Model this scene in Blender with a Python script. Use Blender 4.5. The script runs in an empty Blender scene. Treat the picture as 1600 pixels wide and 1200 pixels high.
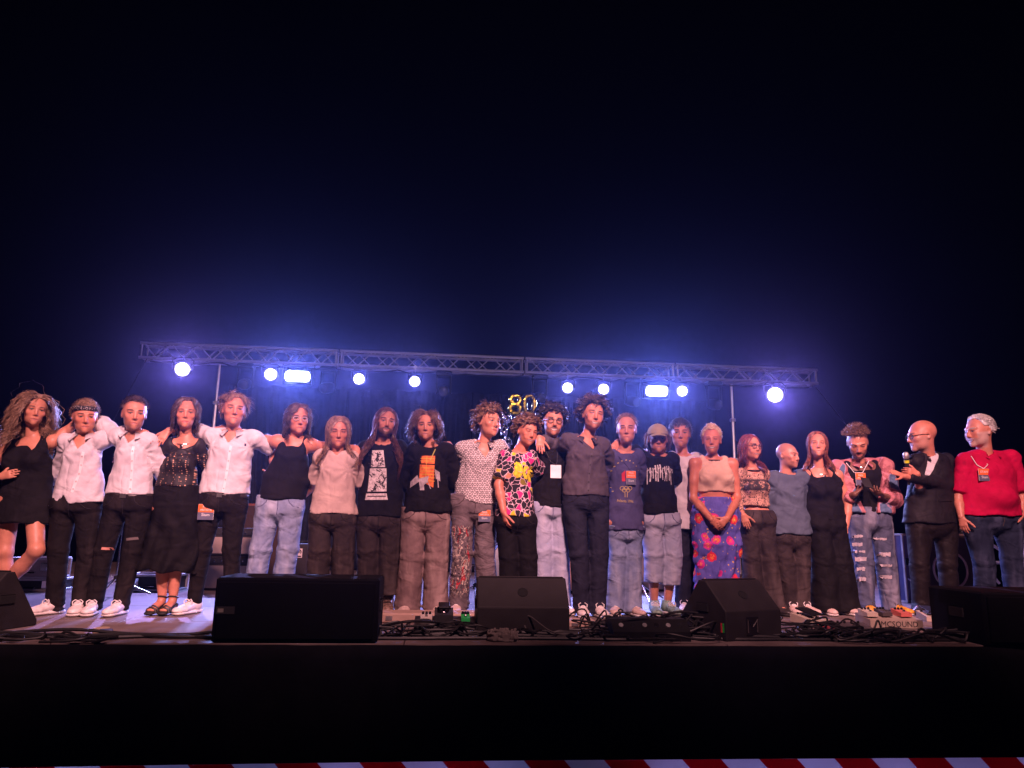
import bpy, math, random
import numpy as np
from mathutils import Matrix, Vector
from mathutils.bvhtree import BVHTree

# ------------------------------------------------------------------ camera
SC = bpy.context.scene
COL = SC.collection
CAM_POS = np.array((0.0, -4.7, 0.71))
FPX, PITCH, ROLL, YAW = 1120.0, math.radians(11.4), math.radians(1.03), math.radians(5.5)
_F = np.array((math.sin(YAW) * math.cos(PITCH), math.cos(YAW) * math.cos(PITCH), math.sin(PITCH)))
_r0 = np.array((math.cos(YAW), -math.sin(YAW), 0.0))
_u0 = np.cross(_r0, _F)
_R = _r0 * math.cos(ROLL) + _u0 * math.sin(ROLL)
_U = _u0 * math.cos(ROLL) - _r0 * math.sin(ROLL)
cd = bpy.data.cameras.new('camera')
cd.sensor_width = 36.0
cd.lens = 36.0 * FPX / 1600.0
cd.clip_start, cd.clip_end = 0.05, 1500.0
cam = bpy.data.objects.new('camera', cd)
COL.objects.link(cam)
m4 = Matrix.Identity(4)
for i in range(3):
    m4[i][0], m4[i][1], m4[i][2], m4[i][3] = _R[i], _U[i], -_F[i], CAM_POS[i]
cam.matrix_world = m4
SC.camera = cam


def ray(x, y):
    return _F + _R * ((x - 800.0) / FPX) + _U * ((600.0 - y) / FPX)


def at(x, y, Y):
    """place seen at photo position (x, y), standing at depth Y on the stage"""
    d = ray(x, y)
    return CAM_POS + d * ((Y - CAM_POS[1]) / d[1])


def on_floor(x, y, z=0.0):
    d = ray(x, y)
    return CAM_POS + d * ((z - CAM_POS[2]) / d[2])


# ------------------------------------------------------------------ world: night sky
W = bpy.data.worlds.new('World')
SC.world = W
W.use_nodes = True
wn = W.node_tree
bg = wn.nodes['Background']
bg.inputs[0].default_value = (0.10, 0.12, 0.9, 1)
bg.inputs[1].default_value = 0.0004

SC.view_settings.view_transform = 'Standard'
SC.view_settings.look = 'None'
SC.view_settings.exposure = 0.0
SC.view_settings.gamma = 1.0
SC.cycles.use_denoising = True
SC.cycles.max_bounces = 5
SC.cycles.volume_bounces = 0
SC.cycles.sample_clamp_indirect = 4.0


def lamp(name, kind, loc, target, energy, color, size=0.05, spot=60, blend=0.3):
    ld = bpy.data.lights.new(name, kind)
    ld.energy = energy
    ld.color = color
    ld.shadow_soft_size = size
    if kind == 'SPOT':
        ld.spot_size = math.radians(spot)
        ld.spot_blend = blend
    o = bpy.data.objects.new(name, ld)
    o.location = loc
    o.rotation_euler = (Vector(target) - Vector(loc)).to_track_quat('-Z', 'Y').to_euler()
    COL.objects.link(o)
    return o


# warm pink wash lights hung high above the front of the stage, out of the picture
for _x, _t, _e in ((-1.3, -2.9, 1.15), (.9, -.6, .95), (1.3, 2.1, .90), (3.0, 4.7, 1.2)):
    lamp('front_wash_light', 'SPOT', (_x, -3.7, 4.8), (_t, 1.55, 1.48), 2400 * _e, (1.0, 0.46, 0.48), .16, 48, .75)
# added lamp that brightens the lighting truss, for spill of the wash lights
lamp('front_wash_light', 'SPOT', (.8, -3.7, 4.8), (.9, 6.8, 4.1), 950, (1.0, .62, .66), .15, 62, .5)


# ------------------------------------------------------------------ mesh helpers
def new_mesh(name, V, Q, mats=(), smooth=True, mat_idx=None, attr=None):
    """V (n,3); Q list of arrays, each (m,3) or (m,4)"""
    if not isinstance(Q, (list, tuple)):
        Q = [Q]
    Q = [np.asarray(q, np.int32) for q in Q if len(q)]
    me = bpy.data.meshes.new(name)
    V = np.asarray(V, np.float32)
    me.vertices.add(len(V))
    me.vertices.foreach_set('co', V.ravel())
    nl = sum(q.size for q in Q)
    npoly = sum(len(q) for q in Q)
    me.loops.add(nl)
    me.loops.foreach_set('vertex_index', np.concatenate([q.ravel() for q in Q]))
    me.polygons.add(npoly)
    tot = np.concatenate([np.full(len(q), q.shape[1], np.int32) for q in Q])
    st = np.concatenate(([0], np.cumsum(tot)[:-1])).astype(np.int32)
    me.polygons.foreach_set('loop_start', st)
    try:
        me.polygons.foreach_set('loop_total', tot)
    except Exception:
        pass
    me.polygons.foreach_set('use_smooth', np.full(npoly, smooth, bool))
    for m in mats:
        me.materials.append(m)
    if mat_idx is not None:
        me.polygons.foreach_set('material_index', np.asarray(mat_idx, np.int32))
    if attr:
        for k, a in attr.items():
            at_ = me.attributes.new(k, 'FLOAT_VECTOR', 'POINT')
            at_.data.foreach_set('vector', np.asarray(a, np.float32).ravel())
    me.update(calc_edges=True)
    me.validate()
    return me


def link(name, me, parent=None, loc=None, rot=None, scale=None):
    o = bpy.data.objects.new(name, me)
    COL.objects.link(o)
    if parent is not None:
        o.parent = parent
    if loc is not None:
        o.location = loc
    if rot is not None:
        o.rotation_euler = rot
    if scale is not None:
        o.scale = scale
    return o


def tag(o, label, cat, group=None):
    o['label'] = label
    o['category'] = cat
    if group:
        o['group'] = group
    return o


def thing(name, label, cat, loc=(0, 0, 0), rotz=0.0, group=None):
    o = bpy.data.objects.new(name, None)
    o.empty_display_size = .1
    COL.objects.link(o)
    o.location = loc
    o.rotation_euler = (0, 0, rotz)
    return tag(o, label, cat, group)


def nrm(v):
    v = np.asarray(v, float)
    return v / (np.linalg.norm(v) + 1e-12)


class MB:
    """collects boxes, prisms, tubes and lathes into one mesh"""

    def __init__(s):
        s.v, s.q, s.n = [], [], 0

    def add(s, V, Q):
        V = np.asarray(V, float)
        s.v.append(V)
        s.q.append([[i + s.n for i in f] for f in Q])
        s.n += len(V)
        return s

    def box(s, c, d, M=None, bev=0.0):
        x, y, z = d[0] / 2, d[1] / 2, d[2] / 2
        if bev <= 0:
            V = np.array([(i, j, k) for k in (-z, z) for j in (-y, y) for i in (-x, x)])
            Q = [(0, 2, 3, 1), (4, 5, 7, 6), (0, 1, 5, 4), (2, 6, 7, 3), (0, 4, 6, 2), (1, 3, 7, 5)]
        else:
            b = min(bev, x * .9, y * .9, z * .9)
            V, Q = [], []
            for k, t in ((-z, -1), (-z + b, 0), (z - b, 0), (z, 1)):
                i = b if t else 0
                ring = [(-x + i + b, -y + i), (x - i - b, -y + i), (x - i, -y + i + b), (x - i, y - i - b), (x - i - b, y - i), (-x + i + b, y - i), (-x + i, y - i - b), (-x + i, -y + i + b)]
                V += [(a, c_, k) for a, c_ in ring]
            for r in range(3):
                for i in range(8):
                    j = (i + 1) % 8
                    Q.append((r * 8 + i, r * 8 + j, r * 8 + 8 + j, r * 8 + 8 + i))
            Q.append(tuple(range(7, -1, -1)))
            Q.append(tuple(range(24, 32)))
            V = np.array(V)
        if M is not None:
            V = V @ np.asarray(M).T
        return s.add(V + np.asarray(c), Q)

    def prism(s, poly, axis, a, b):
        """polygon of 2D points extruded along axis 0/1/2 from a to b"""
        n = len(poly)
        V = []
        for t in (a, b):
            for p in poly:
                q = list(p)
                q.insert(axis, t)
                V.append(q)
        Q = [tuple(range(n - 1, -1, -1)), tuple(range(n, 2 * n))]
        for i in range(n):
            j = (i + 1) % n
            Q.append((i, j, n + j, n + i))
        return s.add(V, Q)

    def tube(s, pts, r, n=6, cap=True):
        P = np.asarray(pts, float)
        R = np.full(len(P), r) if np.isscalar(r) else np.asarray(r, float)
        T = np.gradient(P, axis=0)
        T /= np.linalg.norm(T, axis=1)[:, None] + 1e-12
        ref = np.array((0, 0, 1.0)) if abs(T[0][2]) < .9 else np.array((1.0, 0, 0))
        V = []
        u = nrm(np.cross(T[0], ref))
        for i in range(len(P)):
            u = nrm(u - T[i] * (u @ T[i]))
            w = np.cross(T[i], u)
            for k in range(n):
                a = 2 * math.pi * k / n
                V.append(P[i] + R[i] * (math.cos(a) * u + math.sin(a) * w))
        Q = []
        for i in range(len(P) - 1):
            for k in range(n):
                l = (k + 1) % n
                Q.append((i * n + k, i * n + l, (i + 1) * n + l, (i + 1) * n + k))
        if cap:
            Q.append(tuple(range(n - 1, -1, -1)))
            Q.append(tuple((len(P) - 1) * n + k for k in range(n)))
        return s.add(V, Q)

    def lathe(s, prof, n=20, M=None, c=(0, 0, 0)):
        """prof: (r, z) list turned about z"""
        V, Q = [], []
        for r, z in prof:
            for k in range(n):
                a = 2 * math.pi * k / n
                V.append((r * math.cos(a), r * math.sin(a), z))
        for i in range(len(prof) - 1):
            for k in range(n):
                l = (k + 1) % n
                Q.append((i * n + k, i * n + l, (i + 1) * n + l, (i + 1) * n + k))
        Q.append(tuple(range(n - 1, -1, -1)))
        Q.append(tuple((len(prof) - 1) * n + k for k in range(n)))
        V = np.array(V)
        if M is not None:
            V = V @ np.asarray(M).T
        return s.add(V + np.asarray(c), Q)

    def mesh(s, name, mat=None, smooth=False):
        me = bpy.data.meshes.new(name)
        V = np.concatenate(s.v)
        me.from_pydata([tuple(v) for v in V], [], [f for q in s.q for f in q])
        if mat:
            me.materials.append(mat)
        if smooth:
            me.polygons.foreach_set('use_smooth', np.ones(len(me.polygons), bool))
            try:
                me.set_sharp_from_angle(angle=math.radians(40))
            except Exception:
                pass
        me.update()
        return me

    def obj(s, name, mat=None, parent=None, smooth=False, **k):
        return link(name, s.mesh(name, mat, smooth), parent, **k)


# ------------------------------------------------------------------ materials
class NT:
    """tiny node-expression builder"""

    def __init__(s, name):
        s.m = bpy.data.materials.new(name)
        s.m.use_nodes = True
        s.t = s.m.node_tree
        s.b = s.t.nodes['Principled BSDF']

    def put(s, sock, v):
        if isinstance(v, bpy.types.NodeSocket):
            s.t.links.new(v, sock)
        elif isinstance(v, (tuple, list)) and len(v) == 3 and sock.type == 'RGBA':
            sock.default_value = (*v, 1)
        else:
            sock.default_value = v

    def n(s, kind, ins=None, out=0, **props):
        nd = s.t.nodes.new(kind)
        for k, v in props.items():
            setattr(nd, k, v)
        for k, v in (ins or {}).items():
            s.put(nd.inputs[k], v)
        return nd.outputs[out]

    def f(s, op, a, b=0.0, c=0.0, clamp=False):
        return s.n('ShaderNodeMath', {0: a, 1: b, 2: c}, operation=op, use_clamp=clamp)

    def add(s, a, b): return s.f('ADD', a, b)
    def sub(s, a, b): return s.f('SUBTRACT', a, b)
    def mul(s, a, b): return s.f('MULTIPLY', a, b)

    def step(s, x, lo, hi):
        return s.n('ShaderNodeMapRange', {0: x, 1: lo, 2: hi, 3: 0.0, 4: 1.0}, interpolation_type='SMOOTHSTEP')

    def mix(s, fac, a, b):
        nd = s.t.nodes.new('ShaderNodeMix')
        nd.data_type = 'RGBA'
        s.put(nd.inputs[0], fac)
        s.put(nd.inputs[6], a)
        s.put(nd.inputs[7], b)
        return nd.outputs[2]

    def co(s, kind='Object'):
        nd = s.t.nodes.new('ShaderNodeTexCoord')
        return nd.outputs[kind]

    def attr(s, name):
        nd = s.t.nodes.new('ShaderNodeAttribute')
        nd.attribute_name = name
        return nd.outputs['Vector']

    def xyz(s, v):
        nd = s.t.nodes.new('ShaderNodeSeparateXYZ')
        s.put(nd.inputs[0], v)
        return nd.outputs

    def scale(s, v, k):
        nd = s.t.nodes.new('ShaderNodeMapping')
        s.put(nd.inputs[0], v)
        nd.inputs['Scale'].default_value = k
        return nd.outputs[0]

    def noise(s, v, sc, det=3.0, rough=.55, out=0, dist=0.0):
        return s.n('ShaderNodeTexNoise', {'Vector': v, 'Scale': sc, 'Detail': det, 'Roughness': rough, 'Distortion': dist}, out)

    def voro(s, v, sc, feature='F1', out=0, rnd=1.0):
        return s.n('ShaderNodeTexVoronoi', {'Vector': v, 'Scale': sc, 'Randomness': rnd}, out, feature=feature)

    def bump(s, h, strength=.3, dist=.01):
        s.put(s.b.inputs['Normal'], s.n('ShaderNodeBump', {'Height': h, 'Strength': strength, 'Distance': dist}))

    def done(s, color=None, rough=None, metal=None, spec=None, **k):
        I = s.b.inputs
        if color is not None: s.put(I['Base Color'], color)
        if rough is not None: s.put(I['Roughness'], rough)
        if metal is not None: s.put(I['Metallic'], metal)
        if spec is not None: s.put(I['Specular IOR Level'], spec)
        for a, v in k.items():
            s.put(I[a.replace('_', ' ')], v)
        return s.m


_mc = {}


def M_plain(name, color, rough=.6, metal=0.0, var=.12, sc=8.0, bump=0.0, bsc=60.0, spec=.4):
    """painted, plastic or metal surface with slight wear"""
    key = (name, color, rough)
    if key in _mc:
        return _mc[key]
    t = NT(name)
    c = t.co()
    nz = t.noise(c, sc, 4)
    k = t.step(nz, .3, .7)
    col = t.mix(k, tuple(x * (1 - var) for x in color), tuple(min(1, x * (1 + var)) for x in color))
    if bump:
        t.bump(t.noise(c, bsc, 2), bump, .004)
    r = t.add(t.mul(nz, .2), rough - .1)
    _mc[key] = t.done(col, r, metal, spec)
    return _mc[key]


def M_glow(name, color, strength):
    t = NT(name)
    return t.done((.02, .02, .02), .4, Emission_Color=(*color, 1), Emission_Strength=strength)


def M_cloth(name, color, color2=None, wrinkle=.5, rough=.85, weave=0.0, fade=None, sheen=.0):
    """woven cloth: tone variation, wrinkle relief, optional fade colour along the legs"""
    t = NT(name)
    c = t.co()
    nz = t.noise(c, 7.0, 4, .6)
    c2 = color2 or tuple(x * .72 for x in color)
    col = t.mix(t.step(nz, .35, .68), c2, color)
    if fade:
        fz = t.noise(t.scale(c, (9, 9, 2.2)), 1.0, 3, .5)
        col = t.mix(t.step(fz, .48, .72), col, fade)
    w1 = t.noise(t.scale(c, (4, 4, 6.5)), 1.0, 2, .4, dist=1.1)
    w3 = t.f('ABSOLUTE', t.sub(t.noise(t.scale(c, (8, 6, 5)), 1.0, 1, .4, dist=.8), .5))
    w2 = t.noise(c, 60.0, 2)
    t.bump(t.add(t.add(t.mul(w1, .9), t.mul(w3, .8)), t.mul(w2, .03)), wrinkle, .05)
    return t.done(col, rough, 0.0, .12, Sheen_Weight=sheen)


BLACKP = M_plain('black_plastic', (.012, .012, .014), .55)
STEEL = M_plain('steel', (.5, .5, .52), .35, 1.0)
ALU = M_plain('aluminium', (.55, .54, .56), .45, .7)
CABLE = M_plain('black_rubber', (.010, .010, .011), .5)


# ------------------------------------------------------------------ soft volumes turned into one skin
class SDF:
    def __init__(s, lo, hi, h):
        s.lo = np.asarray(lo, float)
        s.h = h
        n = np.maximum(4, np.ceil((np.asarray(hi, float) - s.lo) / h).astype(int) + 1)
        s.n = n
        s.ax = [(s.lo[i] + h * np.arange(n[i])).astype(np.float32) for i in range(3)]
        s.v = np.full(n, .3, np.float32)

    def sl(s, lo, hi):
        r = []
        for i in range(3):
            a = max(0, int((lo[i] - s.lo[i]) / s.h))
            b = min(s.n[i], int((hi[i] - s.lo[i]) / s.h) + 2)
            if b <= a:
                return None
            r.append(slice(a, b))
        return tuple(r)

    def grid(s, sl, o=(0, 0, 0)):
        return (s.ax[0][sl[0]][:, None, None] - np.float32(o[0]), s.ax[1][sl[1]][None, :, None] - np.float32(o[1]), s.ax[2][sl[2]][None, None, :] - np.float32(o[2]))

    def put(s, sl, d, k, op):
        a = s.v[sl]
        if op == 'add':
            if k > 0:
                h = np.maximum(k - np.abs(a - d), 0) / k
                s.v[sl] = np.minimum(a, d) - h * h * (k * .25)
            else:
                s.v[sl] = np.minimum(a, d)
        else:
            d = -d
            if k > 0:
                h = np.maximum(k - np.abs(a - d), 0) / k
                s.v[sl] = np.maximum(a, d) + h * h * (k * .25)
            else:
                s.v[sl] = np.maximum(a, d)

    def cap(s, a, b, ra, rb=None, k=.012, side=(1, 0, 0), op='add', end=1.0):
        """tapered limb from a to b; radii scalars or (across, deep)"""
        a, b = np.asarray(a, float), np.asarray(b, float)
        rb = ra if rb is None else rb
        ra = (ra, ra) if np.isscalar(ra) else ra
        rb = (rb, rb) if np.isscalar(rb) else rb
        R = max(*ra, *rb)
        pad = R * max(1, end) + k + 2.5 * s.h
        sl = s.sl(np.minimum(a, b) - pad, np.maximum(a, b) + pad)
        if sl is None:
            return s
        L = np.linalg.norm(b - a) + 1e-9
        w = (b - a) / L
        u = np.asarray(side, float)
        u = u - w * (u @ w)
        if np.linalg.norm(u) < 1e-4:
            u = np.cross(w, (0, 1, 0))
        u = nrm(u)
        v = np.cross(w, u)
        X, Y, Z = s.grid(sl, a)
        f = np.float32
        t = X * f(w[0]) + Y * f(w[1]) + Z * f(w[2])
        pu = X * f(u[0]) + Y * f(u[1]) + Z * f(u[2])
        pv = X * f(v[0]) + Y * f(v[1]) + Z * f(v[2])
        tt = np.clip(t / f(L), 0, 1)
        ex = t - tt * f(L)
        rx = f(ra[0]) + tt * f(rb[0] - ra[0])
        ry = f(ra[1]) + tt * f(rb[1] - ra[1])
        m = np.minimum(rx, ry)
        d = (np.sqrt((pu / rx) ** 2 + (pv / ry) ** 2 + (ex / (m * f(end))) ** 2) - 1) * m
        s.put(sl, d, k, op)
        return s

    def ell(s, c, r, k=.012, op='add', R=None):
        c = np.asarray(c, float)
        r = (r, r, r) if np.isscalar(r) else r
        pad = max(r) + k + 2.5 * s.h
        sl = s.sl(c - pad, c + pad)
        if sl is None:
            return s
        X, Y, Z = s.grid(sl, c)
        if R is not None:
            R = np.asarray(R, np.float32)
            X, Y, Z = (X * R[0, i] + Y * R[1, i] + Z * R[2, i] for i in range(3))
        d = (np.sqrt((X / r[0]) ** 2 + (Y / r[1]) ** 2 + (Z / r[2]) ** 2) - 1) * min(r)
        s.put(sl, d.astype(np.float32), k, op)
        return s

    def cut(s, fn, k=0.0):
        """keep where fn(X,Y,Z) < 0"""
        X, Y, Z = s.grid((slice(None),) * 3)
        d = fn(X, Y, Z).astype(np.float32)
        s.v = np.maximum(s.v, d) if k <= 0 else s.v
        return s

    def wob(s, fn):
        X, Y, Z = s.grid((slice(None),) * 3)
        s.v = s.v + fn(X, Y, Z).astype(np.float32)
        return s

    def mesh(s):
        v = s.v
        # closed at the border
        v[0], v[-1], v[:, 0], v[:, -1], v[:, :, 0], v[:, :, -1] = .3, .3, .3, .3, .3, .3
        ins = v < 0
        i8 = ins.view(np.int8)
        cnt = sum(i8[a:i8.shape[0] - 1 + a, b:i8.shape[1] - 1 + b, c:i8.shape[2] - 1 + c] for a in (0, 1) for b in (0, 1) for c in (0, 1))
        act = (cnt > 0) & (cnt < 8)
        idx = np.argwhere(act)
        if len(idx) == 0:
            return np.zeros((0, 3)), np.zeros((0, 4), int)
        acc = np.zeros((len(idx), 3))
        num = np.zeros(len(idx))
        cor = [(a, b, c) for a in (0, 1) for b in (0, 1) for c in (0, 1)]
        val = {c: v[idx[:, 0] + c[0], idx[:, 1] + c[1], idx[:, 2] + c[2]] for c in cor}
        for c in cor:
            for ax in range(3):
                if c[ax] == 0:
                    e = list(c)
                    e[ax] = 1
                    va, vb = val[c], val[tuple(e)]
                    cr = (va < 0) != (vb < 0)
                    t = np.where(cr, va / np.where(cr, va - vb, 1), 0)
                    p = np.tile(np.array(c, float), (len(idx), 1))
                    p[:, ax] += t
                    acc += p * cr[:, None]
                    num += cr
        V = s.lo + s.h * (idx + acc / num[:, None])
        gid = np.full(act.shape, -1, np.int32)
        gid[act] = np.arange(len(idx))
        Q = []
        for ax in range(3):
            sa = [slice(None)] * 3
            sb = [slice(None)] * 3
            sa[ax], sb[ax] = slice(0, -1), slice(1, None)
            a_, b_ = ins[tuple(sa)], ins[tuple(sb)]
            ch = np.argwhere(a_ != b_)
            o1, o2 = (ax + 1) % 3, (ax + 2) % 3
            ch = ch[(ch[:, o1] > 0) & (ch[:, o2] > 0) & (ch[:, o1] < v.shape[o1] - 1) & (ch[:, o2] < v.shape[o2] - 1)]
            fl = a_[ch[:, 0], ch[:, 1], ch[:, 2]]
            def g(d1, d2):
                c = ch.copy()
                c[:, o1] -= d1
                c[:, o2] -= d2
                return gid[c[:, 0], c[:, 1], c[:, 2]]
            q = np.stack([g(1, 1), g(0, 1), g(0, 0), g(1, 0)], 1)
            q[~fl] = q[~fl][:, ::-1]
            Q.append(q)
        return V, np.concatenate(Q)


def folds(seed, amp, freq=22.0, vert=.35):
    """cloth folds as a few warped waves"""
    r = np.random.RandomState(seed)
    K = []
    for i in range(8):
        a = r.uniform(-1, 1)
        d = nrm((math.cos(a * 1.5), r.uniform(-.6, .6), math.sin(a * 1.5) * (1 if r.rand() > vert else .25)))
        K.append((d * freq * r.uniform(.7, 2.6), r.uniform(0, 6.28), r.uniform(.5, 1)))
    wd = r.uniform(4, 7, 3)
    wp = r.uniform(0, 6, 3)

    def fn(X, Y, Z):
        wx = X + .035 * np.sin(wd[0] * Z + wp[0])
        wz = Z + .04 * np.sin(wd[1] * X + wp[1]) + .02 * np.sin(wd[2] * 2 * Y)
        out = 0
        for d, p, a in K:
            w = np.sin(d[0] * wx + d[1] * Y + d[2] * wz + p)
            out = out + a * (1 - 2 * np.abs(w) ** .6)
        return out * np.float32(amp / 2.3)
    return fn


# ------------------------------------------------------------------ people
def skin_mat(name, tone, lip=(.36, .11, .095), brow=(.03, .02, .015), beard=0.0, beardc=(.03, .022, .018), mous=0.0, smile=0.0, scalp=None, eye=1.0, shadow=0.0, blush=.25, wide=1.0, fem=False):
    t = NT(name)
    o = t.xyz(t.attr('hco'))
    x = t.f('ABSOLUTE', o[0])
    xs, y, z = o[0], o[1], o[2]
    front = t.step(y, -.02, -.05)

    def ell(cx, cz, rx, rz, tilt=0.0, soft=.45, xx=None):
        xx = x if xx is None else xx
        zz = t.sub(z, t.add(t.mul(t.sub(xx, cx), tilt), cz)) if tilt else t.sub(z, cz)
        e = t.add(t.f('POWER', t.mul(t.sub(xx, cx), 1 / rx), 2.0), t.f('POWER', t.mul(zz, 1 / rz), 2.0))
        return t.mul(t.step(e, 1 + soft, 1 - soft), front)

    c = t.co()
    n1 = t.noise(c, 14.0, 4)
    col = t.mix(t.step(n1, .3, .7), tuple(v * .86 for v in tone), tuple(min(1, v * 1.08) for v in tone))
    red = (tone[0] * .95, tone[1] * .62, tone[2] * .58)
    col = t.mix(t.mul(ell(.045, -.03, .026, .022, soft=.8), blush), col, red)
    col = t.mix(t.mul(ell(0, -.036, .018, .014, soft=.8), blush), col, red)
    if scalp:
        # shaved head: hair shadow on the skull
        sk = t.mul(t.step(t.add(z, t.mul(y, .9)), .012, .035), 1.0)
        col = t.mix(t.mul(sk, scalp[3]), col, scalp[:3])
    if beard > 0:
        nb = t.noise(c, 130.0, 2)
        m1 = t.mul(t.step(z, -.042, -.066), t.step(y, .03, -.01))
        m1 = t.mul(m1, t.step(z, -.135, -.118))
        side = t.mul(t.mul(t.step(x, .050, .062), t.step(z, .0, -.02)), t.step(y, .03, .0))
        m1 = t.f('MAXIMUM', m1, t.mul(side, t.step(z, -.135, -.118)))
        m1 = t.f('SUBTRACT', m1, ell(0, -.069, .024, .013), clamp=True)
        m1 = t.mul(m1, t.add(.65, t.mul(nb, .6)))
        col = t.mix(t.f('MULTIPLY', m1, beard, clamp=True), col, beardc)
    if mous > 0:
        m2 = t.mul(ell(0, -.055, .030, .0085, 0), mous)
        col = t.mix(m2, col, beardc)
    lw = (.024 if smile < .45 else .031) * wide
    zc = t.sub(z, t.mul(t.f('POWER', x, 2.0), 5.0 if smile < .25 else 8.0))

    def ellc(cz, rx, rz, soft=.45):
        e = t.add(t.f('POWER', t.mul(x, 1 / rx), 2.0), t.f('POWER', t.mul(t.sub(zc, cz), 1 / rz), 2.0))
        return t.mul(t.step(e, 1 + soft, 1 - soft), front)
    col = t.mix(t.mul(ellc(-.0705, lw, .0090 if smile < .45 else .0125), .85), col, lip)
    if smile > 0:
        # open smile: teeth under a curved upper lip
        col = t.mix(t.mul(ellc(-.0710, lw * .88, .0085, .3), smile), col, (.05, .015, .015))
        col = t.mix(t.mul(ellc(-.0695, lw * .82, .0058, .35), smile), col, (.40, .33, .29))
    else:
        col = t.mix(t.mul(ellc(-.0705, lw * .95, .0020, .8), .8), col, (.10, .03, .03))
    # brows, lids with shade painted into the skin tone, eyes
    col = t.mix(t.mul(ell(.033, .0235, .0210, .0052 if not fem else .0036, .02), .88), col, brow)
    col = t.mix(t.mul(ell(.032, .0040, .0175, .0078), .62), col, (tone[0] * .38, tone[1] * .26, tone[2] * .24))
    if eye > .75:
        col = t.mix(ell(.032, .0012, .0125, .0040), col, (.24, .18, .165))
        col = t.mix(ell(.032, .002, .0062, .0062), col, (.025, .016, .012))
    col = t.mix(t.mul(ell(.032, .0052, .0150, .0030, -.1), .95), col, (.03, .02, .016))
    # nostrils
    col = t.mix(t.mul(ell(.0095, -.0425, .0040, .0022, soft=.8), .2), col, (.12, .05, .04))
    t.bump(t.noise(c, 160.0, 2), .12, .003)
    return t.done(col, t.add(.36, t.mul(n1, .18)), 0.0, .40)


def rot3(yaw, pitch, roll):
    return np.array((Matrix.Rotation(yaw, 3, 'Z') @ Matrix.Rotation(-pitch, 3, 'X') @ Matrix.Rotation(roll, 3, 'Y')))


def head_mesh(Rm, c, sc, neck, nr, jaw=1.0, fem=False, nose=1.0, smile=0.0, h=.0055):
    """head and neck in head space; neck = base of the neck in world space"""
    s = SDF((-.105, -.145, -.26), (.105, .135, .14), h)
    nb = (np.asarray(neck) - c) @ Rm / sc
    s.ell((0, .020, .034), (.076, .097, .086))
    s.ell((0, -.018, -.018), (.067 * jaw, .078, .086), k=.03)
    s.ell((0, -.030, -.070), (.054 * jaw, .056, .043), k=.025)
    s.ell((0, -.078, -.097), .019 * jaw, k=.02)
    for q in (-1, 1):
        s.ell((q * .041, -.064, -.022), (.022, .020, .020), k=.018)
        s.cap((q * .014, -.090, .0225), (q * .045, -.076, .022), .010, .008, k=.012)
        s.ell((q * .032, -.106, .004), (.017, .014, .011), k=.010, op='sub')
        s.ell((q * .032, -.0775, .002), (.0150, .0145, .0125), k=.006)
        s.ell((q * .0105, -.096, -.037), .0072 * nose, k=.006)
        s.ell((q * .077, .012, -.004), (.009, .019, .031), k=.006)
        s.ell((q * .083, .006, -.002), (.007, .010, .018), k=.004, op='sub')
        if smile > 0:
            s.ell((q * .036, -.072, -.050), (.016, .014, .014), k=.015)
    s.cap((0, -.091, .016), (0, -.106 - .010 * (nose - 1), -.031), .0068, .0100 * nose, k=.010)
    s.cap((-.018, -.086, -.0635), (.018, -.086, -.0635), .0075, k=.008)
    s.cap((-.016, -.085, -.0755), (.016, -.085, -.0755), .0085, k=.008)
    s.ell((0, -.096, -.0695), (.020, .010, .0025), k=.003, op='sub')
    s.cap((0, .022, -.055), nb, (nr / sc, nr / sc), (nr * 1.12 / sc, nr * 1.05 / sc), k=.022)
    V, Q = s.mesh()
    return (V * sc) @ Rm.T + c, Q, V


def hand_mesh(w, tip, palm, thumb, curl=.35, sc=1.0, spread=.25, fore=None, h=.0064):
    """wrist w, finger direction w->tip, palm = side the fingers curl to, thumb +1/-1"""
    w = np.asarray(w, float)
    D = nrm(np.asarray(tip) - w)
    N = np.asarray(palm, float)
    N = nrm(N - D * (N @ D))
    S = np.cross(D, N) * thumb
    s = SDF(w - .21 * sc, w + .21 * sc, h)
    fo = -D if fore is None else nrm(np.asarray(fore) - w)
    s.cap(w + fo * .05, w + D * .012, (.026 * sc, .021 * sc), (.025 * sc, .018 * sc), side=S)
    s.cap(w + D * .012, w + D * .078 * sc, (.030 * sc, .016 * sc), (.038 * sc, .0135 * sc), side=S, k=.015)
    L = (.066, .078, .074, .058)
    for i, q in enumerate((.029, .0098, -.0096, -.0275)):
        p = w + D * (.080 - .006 * abs(i - 1)) * sc + S * q * sc
        d = nrm(D + S * q * spread * 14 * .3)
        r = .0088 * sc
        for j, (fr, cu) in enumerate(((.46, .6), (.30, 1.2), (.24, .9))):
            a = curl * cu
            d = nrm(d * math.cos(a) + N * math.sin(a))
            N2 = N
            e = p + d * L[i] * fr * sc
            s.cap(p, e, r, r * .9, k=.003)
            p, r = e, r * .9
    p = w + D * .028 * sc + S * .026 * sc
    d = nrm(D * .72 + S * .7 + N * .25)
    for j, l in enumerate((.040, .034, .027)):
        e = p + d * l * sc
        s.cap(p, e, (.0125, .0105, .009)[j] * sc, (.0105, .009, .008)[j] * sc, k=.006)
        p = e
        d = nrm(d + D * .35 + N * curl * .5)
    return s.mesh()


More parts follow.
